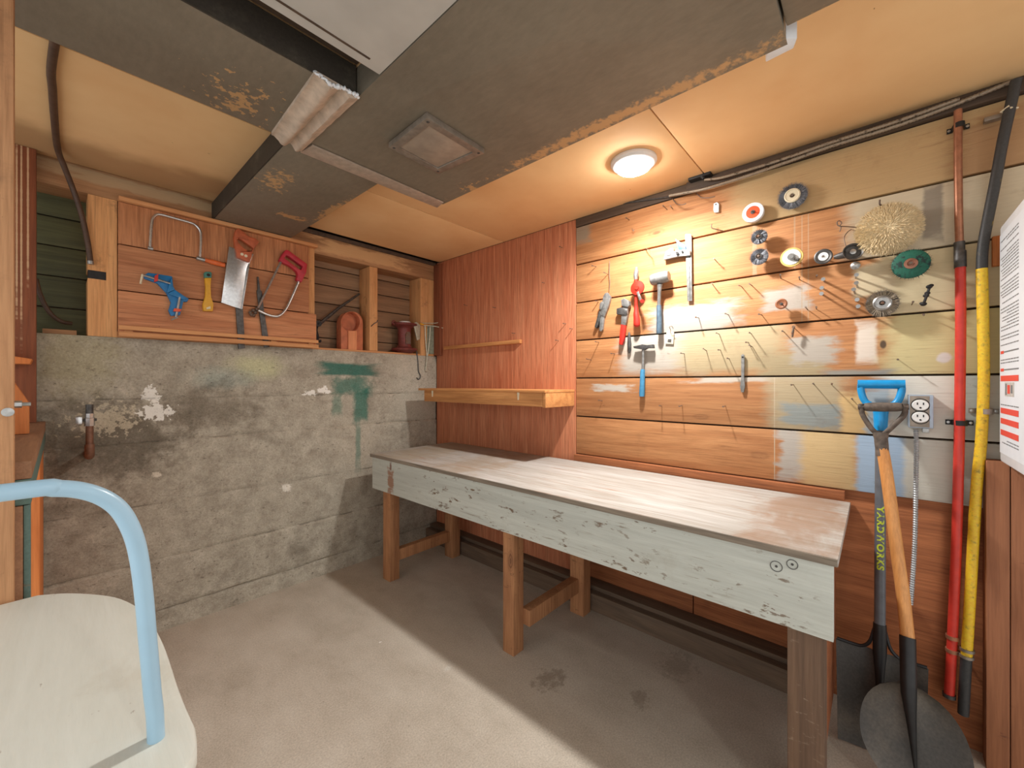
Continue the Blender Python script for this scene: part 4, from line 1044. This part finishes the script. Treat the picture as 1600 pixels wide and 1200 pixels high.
# backing pad with nut
c = R(1237, 402, .045); o = wheel_thing('sanding_pad', 'round white sanding pad with yellow rim and steel nut', 1237, 402, .045)
MB().lathe(c, (-1,0,0), [(.01,-.004),(.040,-.004),(.0405,-.001),(.039,.003),(.032,.003)], 36).build('rim', plain('yellow_rim', (214,186,110), .6), o)
MB().lathe(c, (-1,0,0), [(.0325,.002),(.031,.005),(.012,.006)], 32).build('disc', M_ivory, o)
MB().lathe(c, (-1,0,0), [(.015,.004),(.014,.012),(.009,.012),(.009,.018),(0,.018)], 20).build('nut', M_steel, o)
MB().tube([c + V((-.008,-.012,-.012)), c + V((-.012,-.026,-.018))], .006, 8).build('stem', M_dsteel, o); pin(c, .012, o, .004)
# small disc
c = R(1286.5, 401, .04); o = wheel_thing('small_cup_wheel', 'small dark cup wheel with a pale centre, right of the sanding pad', 1286, 401, .04)
MB().lathe(c, (-1,0,0), [(.006,-.006),(.028,-.004),(.030,.002),(.026,.004),(.016,.0)], 32).build('rim', M_dsteel, o)
MB().lathe(c, (-1,0,0), [(.0165,-.001),(.0165,.003),(.006,.004),(.005,.001),(0,.001)], 24).build('centre', M_ivory, o); pin(c, .006, o, .003)
# chuck cup
c = R(1333, 393, .062); o = wheel_thing('drill_cup', 'dark cup-shaped attachment with a side shank beside the fleece pad', 1333, 393, .05)
ax_ = V((-1,-.25,.1)).normalized()
MB().lathe(c, ax_, [(.012,-.024),(.026,-.016),(.032,.0),(.031,.004),(.028,.002),(.024,-.008),(0,-.010)], 28).build('cup', M_dsteel, o)
MB().lathe(c, ax_, [(.010,-.009),(.010,.0),(.006,.001),(0,.001)], 14).build('core', M_steel, o)
MB().tube([c + V((.01,.02,-.004)), c + V((.014,.045,-.006)), c + V((.014,.058,-.007))], [.015,.012,.007], 12).build('shank', M_dsteel, o)
MB().tube(smooth_path([R(1322,386,.05), R(1319,372,.045), R(1324,363,.03), R(1330,358.5,.0)], 5), .0016, 6).build('hanging_wire', M_rust, o)
pin(c + V((.02,0,0)), .0, o, .006)
# fleece bonnet
c = R(1387, 358.5, .05); o = wheel_thing('polishing_pad', 'big round cream lambswool polishing pad on a hook', 1387, 358, .05)
MB().ball(c, .040, .083, .083, 30, 16).build('pad_body', M_fleece2, o)
pm = MB()
for k in range(2600):
    th = math.acos(random.uniform(-.1, 1)); ph = random.uniform(0, 2*math.pi)
    nn = V((-math.cos(th), math.sin(th)*math.cos(ph), math.sin(th)*math.sin(ph)))
    s = c + V((nn.x*.0395, nn.y*.082, nn.z*.082)); dr = (V((nn.x*.55, math.cos(ph), math.sin(ph))) + V((random.uniform(-.3,.3), random.uniform(-.35,.35), random.uniform(-.4,.3)))).normalized()
    pm.spike(s, s + dr*random.uniform(.008, .020), .0026)
pm.build('pile', M_fleece, o, kind='stuff')
hk = R(1378, 320, .05)
MB().tube(smooth_path([V((0,hk.y,hk.z)), hk + V((.01,0,0)), hk + V((-.012,.006,.0)), hk + V((-.012,.006,.016))], 4), .003, 8).build('hook', M_rust, o)
# small round washer knob
c = R(1221, 475, .04); o = wheel_thing('wooden_bobbin', 'small brown bobbin on a nail in the middle of the planks', 1221, 475, .04)
MB().lathe(c, (-1,0,0), [(.006,-.012),(.020,-.010),(.022,.0),(.022,.006),(.017,.008),(.008,.004),(0,.004)], 24).build('bobbin', plain('bobbin_wood', (150,92,58), .6), o)
MB().lathe(c, (-1,0,0), [(.006,.0035),(.006,.0055),(0,.0055)], 12).build('eye', M_dsteel, o); pin(c, .014, o, .002)
# eye bolt chain
o = thing('eye_bolt', 'dark eye bolt with wing nut near the red pipe', 'bolt', R(1448, 462, 0), RG)
MB().tube([R(1443,475,.03), R(1448,462,.035), R(1453,447,.03)], .004, 8).build('rod', M_black, o)
m = MB()
for u, v, r in ((1452,448,.009),(1455,446,.007),(1449,458,.008),(1447,462,.0085),(1443,475,.009),(1440,474,.006)): m.ball(R(u,v,.032), r*.8, r, r*.8, 8, 6)
m.build('wing_nuts', M_black, o); MB().tube([R(1448,462,0), R(1448,462,.035)], .0025, 6).build('peg', M_rust, o)
# little key on a nail
o = thing('small_key', 'small rusty key dangling from a nail under the bobbin', 'key', R(1239, 520, 0), RG)
MB().tube([R(1240,512,.022), R(1238.5,520,.022), R(1238,527,.02)], [.003,.005,.003], 8).build('shank', M_rust, o)
MB().lathe(R(1240,511,.022), (-1,0,0), [(.003,-.0015),(.006,-.0015),(.006,.0015),(.003,.0015),(.003,-.0015)], 14).build('bow', M_rust, o)
MB().tube([R(1240,511.5,0), R(1240,511,.03)], .0018, 6).build('nail', M_rust, o)
# wire hooks
HG = 'bent wire hooks in the planks'
def hook(label, pts, r=.0022):
    o_ = MB().tube(smooth_path([R(u, v, d) for u, v, d in pts], 4), r, 8).build('wire_hook', M_rust); tag(own_origin(o_), label, 'hook', HG)
hook('bent wire hook under the cable, nearer the lamp', [(1050,309,0),(1054,315,.03),(1058,319,.045),(1066,320,.05),(1072,318,.05)])
hook('bent wire hook under the cable, right of two near the white catch', [(1088,302,0),(1092,306,.03),(1097,309,.045),(1108,309,.05),(1117,307,.05)])
hook('L-shaped wire hook at the top plank joint left of the grinding wheel', [(1112,350,.03),(1112,356,.03),(1120,358.5,.02),(1130,361,.0)])
hook('curly wire hook left of the fleece pad', [(1312,362,.05),(1314,355,.05),(1309,352,.05),(1308,347,.05),(1312,345,.05),(1315,349,.05),(1312,353,.048),(1322,354,.03),(1342,355.5,.0)], .0018)
hook('pale bent hook at the joint above the hand drill', [(1008,388,0),(1012,389.5,.03),(1017,393,.04),(1018.5,402,.042)], .0018)
hook('small pale loop hook high on the planks left of the lamp', [(988,357,0),(988,359,.02),(990,361,.02),(991,358,.02)], .0015)
o_ = MB().tube(smooth_path([R(952.5,408,.01), R(952,425,.012), R(953,440,.012), R(952,453,.01)], 4), .0016, 6).build('hanging_string', M_rust)
tag(own_origin(o_), 'thin brown string hanging above the locking pliers', 'string')

# nails
NG = 'nails in the plank wall'
def nail_mesh(L, r=.0017, hr=.0036):
    return MB().lathe((0,0,0), (-1,0,0), [(r,-.004),(r,L-.002),(hr,L-.002),(hr,L),(0,L)], 8)
nail_me = {}
def nail(u, v, L=.042, kind='thin', label='thin bare nail sticking out of the plank wall', mat=M_rust, group=NG):
    d = L * random.uniform(.85, 1.15) if kind == 'thin' else L
    q = R(u, v, d)
    if kind not in nail_me:
        nail_me[kind] = (nail_mesh(.042) if kind == 'thin' else nail_mesh(.05, .0035, .0075)).build('nail', mat)
        ob = nail_me[kind]
    else:
        ob = nail_me[kind].copy(); COL.objects.link(ob)
    ob.location = (0.001, q.y, q.z); ob.scale = (d/(.042 if kind == 'thin' else .05), 1, 1)
    ob.rotation_euler = (0, random.uniform(-.08, .16), random.uniform(-.12, .12))
    ob['label'] = label; ob['category'] = 'nail'; ob['group'] = group
nails = [(1116,406),(1111,444),(1155,445),(1172,444),(1087,495),(1134,490),(1187,490),(1064,552),(1099,547),(1121,546),(1135,560),(1120,521),(1170,520),(1166,534),(1172,541),
             (925,414),(944,426),(954,552),(917,562),(929,534),(936,627),(1029,635),(1061,634),(1129,635),(1237,601),(1271,602),(1298,601),(1332,626),(1404,561),(1217,432),(1247,434),(1274,429),(1260,482),(1274,481),(1446,490),(1222,517),(1426,473),
             (978,340),(1037,323),(930,470),(1046,322)]
ORD = 'first second third fourth fifth sixth seventh eighth ninth tenth eleventh twelfth thirteenth fourteenth fifteenth sixteenth seventeenth eighteenth nineteenth twentieth'.split()
for row in range(6):
    sel = sorted(q for q in nails if ROWS[row][0] <= R(q[0], q[1], .02).z < ROWS[row][1] + (1 if row == 0 else 0))
    for k, (u, v) in enumerate(sel): nail(u, v, label='bare nail on the %s plank from the ceiling, %s from the left on it' % (ORD[row], ORD[k]))
PG = 'nails in the red plywood'
for k, (u, v) in enumerate(((725,477),(770,480),(800,520),(847,441),(868,532),(874,385),(880,505),(890,513))): nail(u, v, .03, label='bare nail in the red plywood sheet, %s from its left edge' % ORD[k], group=PG)
BG = 'thick pegs and bolts in the third plank'
for u, v, w in ((1286,436,'top of the three on the orange wood'),(1287,449,'middle of the three on the orange wood'),(1283.5,457,'lowest of the three on the orange wood'),(1336,430,'first below the grey knob'),(1339,445,'second below the grey knob'),
                (1335,455,'third below the grey knob'),(1337,467,'fourth below the grey knob'),(1339,479,'lowest beside the brown wire wheel')): nail(u, v, .055, 'bolt', 'thick headed bolt in the third plank, ' + w, M_steel, BG)
c = R(1336.5, 415, .05); o = thing('round_knob', 'round grey capped knob under the drill cup', 'knob', R(1336.5, 415, 0))
MB().lathe(c, (-1,0,0), [(.004,-.05),(.004,-.004),(.014,-.004),(.015,.002),(.010,.007),(0,.009)], 20).build('cap', M_steel, o)

# ================================================================== BACK WALL TOOLS
LG = 'hand tools on the board panel'
def bslab(pts, d0, d1, holes=()): return MB().prism([B(u, v, d1) for u, v in pts], (0, d1 - d0, 0), [[B(u, v, d1) for u, v in h] for h in holes])
def bt(name, label, cat, u, v): return thing(name, label, cat, B(u, v, PF), LG)
def z7(*P): return [(200 + x/5.714, 310 + y/5.714) for x, y in P]
def z8(*P): return [(330 + x/5.714, 350 + y/5.714) for x, y in P]
d = PF + .018
# coping saw
o = bt('coping_saw', 'coping saw with a thin steel bow and orange handle', 'saw', 275, 375)
MB().tube(smooth_path([B(u, v, d) for u, v in ((234.5,388),(235.5,368),(237,350),(239,341),(245,335.5),(253,335.5),(275,341.5),(298,348),(307,353),(313,361),(314,372),(313.5,388),(312.5,402))], 4), .0066, 10).build('bow', M_chrome, o)
MB().tube([B(231,387.5,d), B(239,389,d)], .009, 10).build('end_pin', M_steel, o)
MB().tube([B(307,403,d), B(320,406.5,d)], .0105, 10).build('collar', M_steel, o)
MB().tube(smooth_path([B(320,406,d), B(330,409,d), B(342,412,d), B(351,414.5,d)], 3), [.010]*3 + [.0135]*4 + [.012]*3, 12).build('handle', M_orange_pl, o)
# corner clamp
o = bt('corner_clamp', 'blue cast corner clamp with steel screws', 'clamp', 260, 460)
bslab(z7((135,690),(180,662),(250,672),(395,695),(405,785),(420,815),(480,858),(545,895),(530,922),(495,922),(480,985),(465,1042),(385,1048),(362,1000),(385,930),(345,845),(262,757),(150,715)), PF + .001, PF + .022).build('body', M_clampblue, o, .003)
bslab(z7((345,845),(390,705),(405,785),(420,815)), PF + .0225, PF + .034).build('fence', M_clampblue, o, .002)
bslab(z7((355,850),(420,815),(530,890),(500,905)), PF + .0225, PF + .034).build('fence', M_clampblue, o, .002)
for A_, C_ in (((125,682),(378,760)), ((462,880),(428,1060))):
    p0, p1 = (B(*q, PF + .030) for q in z7(A_, C_)); MB().tube([p0, p1], .0052, 8).build('screw', M_steel, o)
bslab(z7((235,745),(240,690),(272,672),(268,735)), PF + .0225, PF + .040).build('red_jaw', M_red, o, .002)
bslab(z7((405,1008),(415,980),(478,988),(470,1010)), PF + .0225, PF + .040).build('red_jaw', M_redorange, o, .002)
MB().tube([B(*z7((130,680))[0], PF+.034), B(*z7((112,762))[0], PF+.040)], .0045, 8).build('tommy_bar', M_cream, o)
MB().tube([B(*z7((385,1085))[0], PF+.032), B(*z7((445,1060))[0], PF+.034)], .004, 8).build('tommy_bar', M_steel, o)
# scraper handle
o = bt('scraper', 'yellow plastic scraper handle with a teal end cap', 'scraper', 325, 457)
bslab(z7((686,708),(746,708),(740,790),(745,880),(766,945),(760,1008),(675,1005),(668,945),(690,880),(695,790)), PF + .001, PF + .026).build('handle', M_yellow_pl, o, .005)
bslab(z7((680,665),(692,653),(738,653),(749,665),(747,709),(684,709)), PF + .001, PF + .024).build('end_cap', M_tealcap, o, .004)
MB().lathe(B(*z7((718,684))[0], PF + .0242), (0,-1,0), [(.008,-.0005),(.008,.0012),(0,.0012)], 12).build('hole', M_black, o)
bslab(z7((700,975),(735,962),(738,985),(702,990)), PF + .0262, PF + .0275).build('sticker', M_cream, o)
# files stuck behind the strips
o = bt('file', 'wide dark file tucked behind the panel strips under the handsaw', 'file', 378, 515)
bslab(z8((205,560),(270,560),(285,760),(298,1010),(302,1110),(245,1116),(238,1010),(220,760)), PF + .002, PF + .012).build('blade', M_dsteel, o, .001)
o = bt('file', 'narrow tapered file tucked behind the strips under the hacksaw', 'file', 410, 490)
bslab(z8((412,470),(424,470),(438,585),(455,605),(470,760),(512,1020),(520,1100),(476,1105),(460,1020),(425,740),(408,600),(416,580)), PF + .002, PF + .012).build('blade', M_dsteel, o, .001)
# handsaw
o = bt('handsaw', 'broad steel handsaw with an orange wooden handle', 'saw', 370, 430)
bslab(z8((160,200),(215,222),(300,250),(380,270),(345,345),(325,470),(278,762),(205,740),(90,700)), PF + .022, PF + .026).build('blade', M_chrome, o, .0006)
bslab(z8((322,400),(340,350),(346,352),(280,760),(272,758)), PF + .020, PF + .032).build('back_spine', M_steel, o, .001)
bslab(z8((205,115),(222,50),(242,36),(290,70),(330,105),(400,130),(428,158),(400,200),(372,240),(358,300),(345,342),(290,320),(235,298),(228,250),(215,195)), PF + .013, PF + .042,
      [z8((232,140),(245,126),(275,140),(330,180),(378,215),(370,238),(330,242),(290,215),(245,170))]).build('handle', M_sawwood, o, .003)
for q in z8((275,270),(310,285)): MB().lathe(B(*q, PF + .0422), (0,-1,0), [(.008,-.001),(.008,.001),(0,.0015)], 12).build('handle_bolt', M_cream, o)
# hacksaw
o = bt('hacksaw', 'hacksaw with a crimson handle and silver tubular frame', 'saw', 440, 440)
bslab(z8((610,322),(640,265),(668,230),(690,234),(858,358),(850,432),(808,520),(764,496),(776,452),(765,425),(735,396),(690,365),(640,345)), PF + .006, PF + .040,
      [z8((655,305),(672,280),(690,285),(818,378),(806,410),(782,402),(735,365),(700,340))]).build('handle', M_crimson, o, .003)
MB().tube(smooth_path([B(*q, PF + .022) for q in z8((785,505),(740,610),(690,720),(650,785),(600,822),(540,820),(480,800),(420,770))], 4), .0082, 10).build('frame', M_chrome, o)
MB().tube([B(*q, PF + .026) for q in z8((622,340),(418,750))], .0062, 8).build('top_bar', M_steel, o)
m = MB()
for q in z8((350,790),(375,770),(395,790),(380,815),(405,760),(360,810)): m.ball(B(*q, PF + .022), .010, .012, .011, 8, 6)
m.build('wing_nut', M_rust, o)

# cubby contents
def z6(*P): return [(480 + x/6, 400 + y/6) for x, y in P]
o = thing('pry_bar', 'dark folding pry bar leaning in the left cubby', 'bar', B(500, 540, -.06))
MB().tube([B(*z6((490,355))[0], -.10), B(*z6((300,485))[0], -.08), B(*z6((105,645))[0], -.05)], [.007,.010,.012], 8).build('long_arm', M_dsteel, o)
MB().lathe(B(*z6((100,635))[0], -.05) + V((0,.012,0)), (0,-1,0), [(.006,0),(.020,0),(.020,.024),(.006,.024),(.006,0)], 18).build('pivot', M_black, o)
MB().tube(smooth_path([B(*q, -.05) for q in z6((92,660),(85,700),(100,760),(96,790),(120,800),(118,785))], 4), .009, 8).build('short_arm', M_black, o)
o = thing('carved_holder', 'reddish carved wooden holder with a round hollow in the left cubby', 'holder', B(548, 540, 0))
arch_o = [(533,539)] + [(550 + 17*math.cos(t_), 504 + (-17.5)*math.sin(t_)) for t_ in [math.pi - math.pi*k/16 for k in range(17)]] + [(567,542)]
circ = [(548 + 14.2*math.cos(2*math.pi*k/24), 503 + 15.2*math.sin(2*math.pi*k/24)) for k in range(24)]
bot = ZT + .0145
ptsA = [B(u, v, -.03) for u, v in arch_o]
for p in (ptsA[0], ptsA[-1]): p.z = bot
ptsA[0].z = ptsA[-1].z = bot
hol = [B(u, v, -.03) for u, v in circ]
MB().prism(ptsA, (0, .055, 0), [hol]).build('body', M_terra, o, .003)
MB().prism([p + V((0,.055,0)) for p in ptsA], (0, .012, 0)).build('back', M_terra, o)
zf_ = [B(u, v, -.0295) for u, v in ((543,517),(556,517),(556,541),(543,540))]
for p in zf_[2:]: p.z = bot
MB().prism(zf_, (0, -.014, 0)).build('tenon', wood('pale_tenon', (206,128,86), (220,150,104), 2, knots=False), o, .002)
o = thing('spool', 'maroon spool with two wide flanges standing in the right cubby', 'spool', B(632, 545, -.04))
cx, cy, z0 = B(632, 540, -.045).x, .046, ZT + .0145
MB().lathe((cx, cy, z0), (0,0,1), [(0,0),(.060,0),(.072,.008),(.097,.022),(.100,.030),(.096,.036),(.060,.044),(.050,.062),(.050,.184),(.060,.200),(.096,.214),(.099,.222),(.095,.229),(.05,.232),(0,.232)], 36).build('spool_body', M_maroon, o)
MB().lathe((cx + .005, cy, z0 + .232), (0,0,1), [(.045,0),(.045,.010),(.040,.014),(0,.014)], 24).build('white_cap', M_ivory, o)
MB().prism([(cx-.022,cy-.053,z0+.07),(cx+.022,cy-.053,z0+.07),(cx+.022,cy-.053,z0+.145),(cx+.012,cy-.053,z0+.162),(cx-.012,cy-.053,z0+.162),(cx-.022,cy-.053,z0+.145)], (0,.008,0)).build('window', M_rust, o)
MB().tube(smooth_path([(cx-.094,cy-.01,z0+.215),(cx-.114,cy-.01,z0+.226),(cx-.100,cy-.01,z0+.240),(cx-.080,cy-.01,z0+.228)], 4), .006, 8).build('ear', M_maroon, o)
# wire frames hanging on the corner stud
o = thing('wire_bracket', 'pale metal wire bracket hanging on the corner stud beside the spool', 'bracket', B(670, 520, .003))
pale = plain('pale_zinc', (190,190,170), .45, .4)
bslab([(668,508),(680,508),(680,553),(667,553)], .0035, .009).build('back_plate', plain('pale_green_plate', (150,158,138), .5, .2), o, .001)
MB().tube([B(u, v, dd) for u, v, dd in ((660,505,.02),(680,505,.05),(705,500,.12),(703,515,.12),(680,510,.06),(662,508,.02))], .0035, 8).build('wire_loop', pale, o)
MB().tube(smooth_path([B(664,508,.022), B(665,530,.022), B(667,560,.02), B(665,578,.018), B(668,580,.018)], 4), .0045, 8).build('long_wire', pale, o)
MB().tube(smooth_path([B(672,508,.025), B(671,530,.024), B(668,556,.02)], 4), .0045, 8).build('long_wire', pale, o)
bslab([(646,505),(651,503),(657,508),(656,530),(652,532)], .012, .020).build('lever', pale, o, .001)
MB().tube([B(656,506,.016), B(662,507,.02)], .006, 8).build('pivot', M_yellow_pl, o)
MB().tube([B(669,512,.003), B(669,512,.028)], .003, 6).build('nail', M_rust, o)
o = MB().tube(smooth_path([B(651,549,.006), B(653,565,.010), B(654,580,.012), B(657,588,.014), B(654,593,.014), B(651,590,.012)], 4), .0042, 8).build('iron_hook', M_dsteel)
tag(own_origin(o), 'dark iron hook hanging on the concrete below the corner stud', 'hook')
hkp = MB().tube(smooth_path([B(580,510,.0), B(584,506,.03), B(589,503,.04), B(590,500,.04)], 4), .003, 8).build('wire_hook', M_dsteel)
tag(own_origin(hkp), 'small bent nail hook on the stud between the two cubbies', 'hook')

# pipe stub with valve
P0 = B(140, 712, .13)
o = thing('pipe_stub', 'short copper pipe stub with a chrome shut-off valve on the concrete', 'pipe', (P0.x, 0, P0.z))
MB().tube(smooth_path([V((P0.x, .0, P0.z - .004)), V((P0.x, -.09, P0.z - .004)), V((P0.x, -.122, P0.z + .002)), V((P0.x, -.13, P0.z + .03)), V((P0.x, -.13, P0.z + .05))], 5), .0165, 14).build('elbow', M_oldcopper, o)
zv = B(140, 664, .13).z; ztop = B(140, 632, .13).z
MB().tube([V((P0.x, -.13, P0.z + .04)), V((P0.x, -.13, zv))], .0125, 14).build('riser', M_oldcopper, o)
MB().tube([V((P0.x, -.13, zv - .004)), V((P0.x, -.13, zv + .03)), V((P0.x, -.13, zv + .032)), V((P0.x, -.13, zv + .05))], [.017,.017,.0145,.0145], 8).build('valve_body', M_chrome, o)
MB().tube([V((P0.x, -.13, zv + .05)), V((P0.x, -.13, ztop))], .0125, 12).build('valve_top', M_dsteel, o)
MB().obox((P0.x - .032, -.135, zv + .022), V((1,0,0)), V((0,1,0)), V((0,0,1)), .010, .012, .016).build('valve_handle', M_chrome, o, .003)
MB().tube([V((P0.x - .030, -.13, zv + .022)), V((P0.x + .022, -.13, zv + .022))], .006, 8).build('valve_stem', M_dsteel, o)

# cables at the left
zc_ = ZC - .012
cbl = smooth_path([V((-2.072,-1.098,zc_)), V((-2.070,-1.03,zc_)), Z(80,108,zc_), Z(82,140,zc_), Z(85,185,zc_), Z(90,232,zc_), B(101,262,.10), B(112,290,.05), B(122,318,.03), B(131,350,.02), B(138,385,.018), B(141.5,411,.016)], 6)
o = thing('cable', 'thick brown cable along the ceiling and down past the green boards', 'cable', B(120, 330, .03))
MB().tube(cbl, .0105, 12).build('sheath', M_cable, o)
MB().tube([B(141.3,408,.016), B(142,413,.016)], .0115, 10).build('end_sleeve', M_steel, o)
o = MB().tube(smooth_path([B(56,436,-.06), B(62,458,-.06), B(72,480,-.07), B(84,495,-.08), B(98,503,-.09), B(112,505.5,-.10)], 6), .0085, 10).build('cable', M_cable)
tag(own_origin(o), 'loose dark cable end curling over the lower green boards', 'cable')
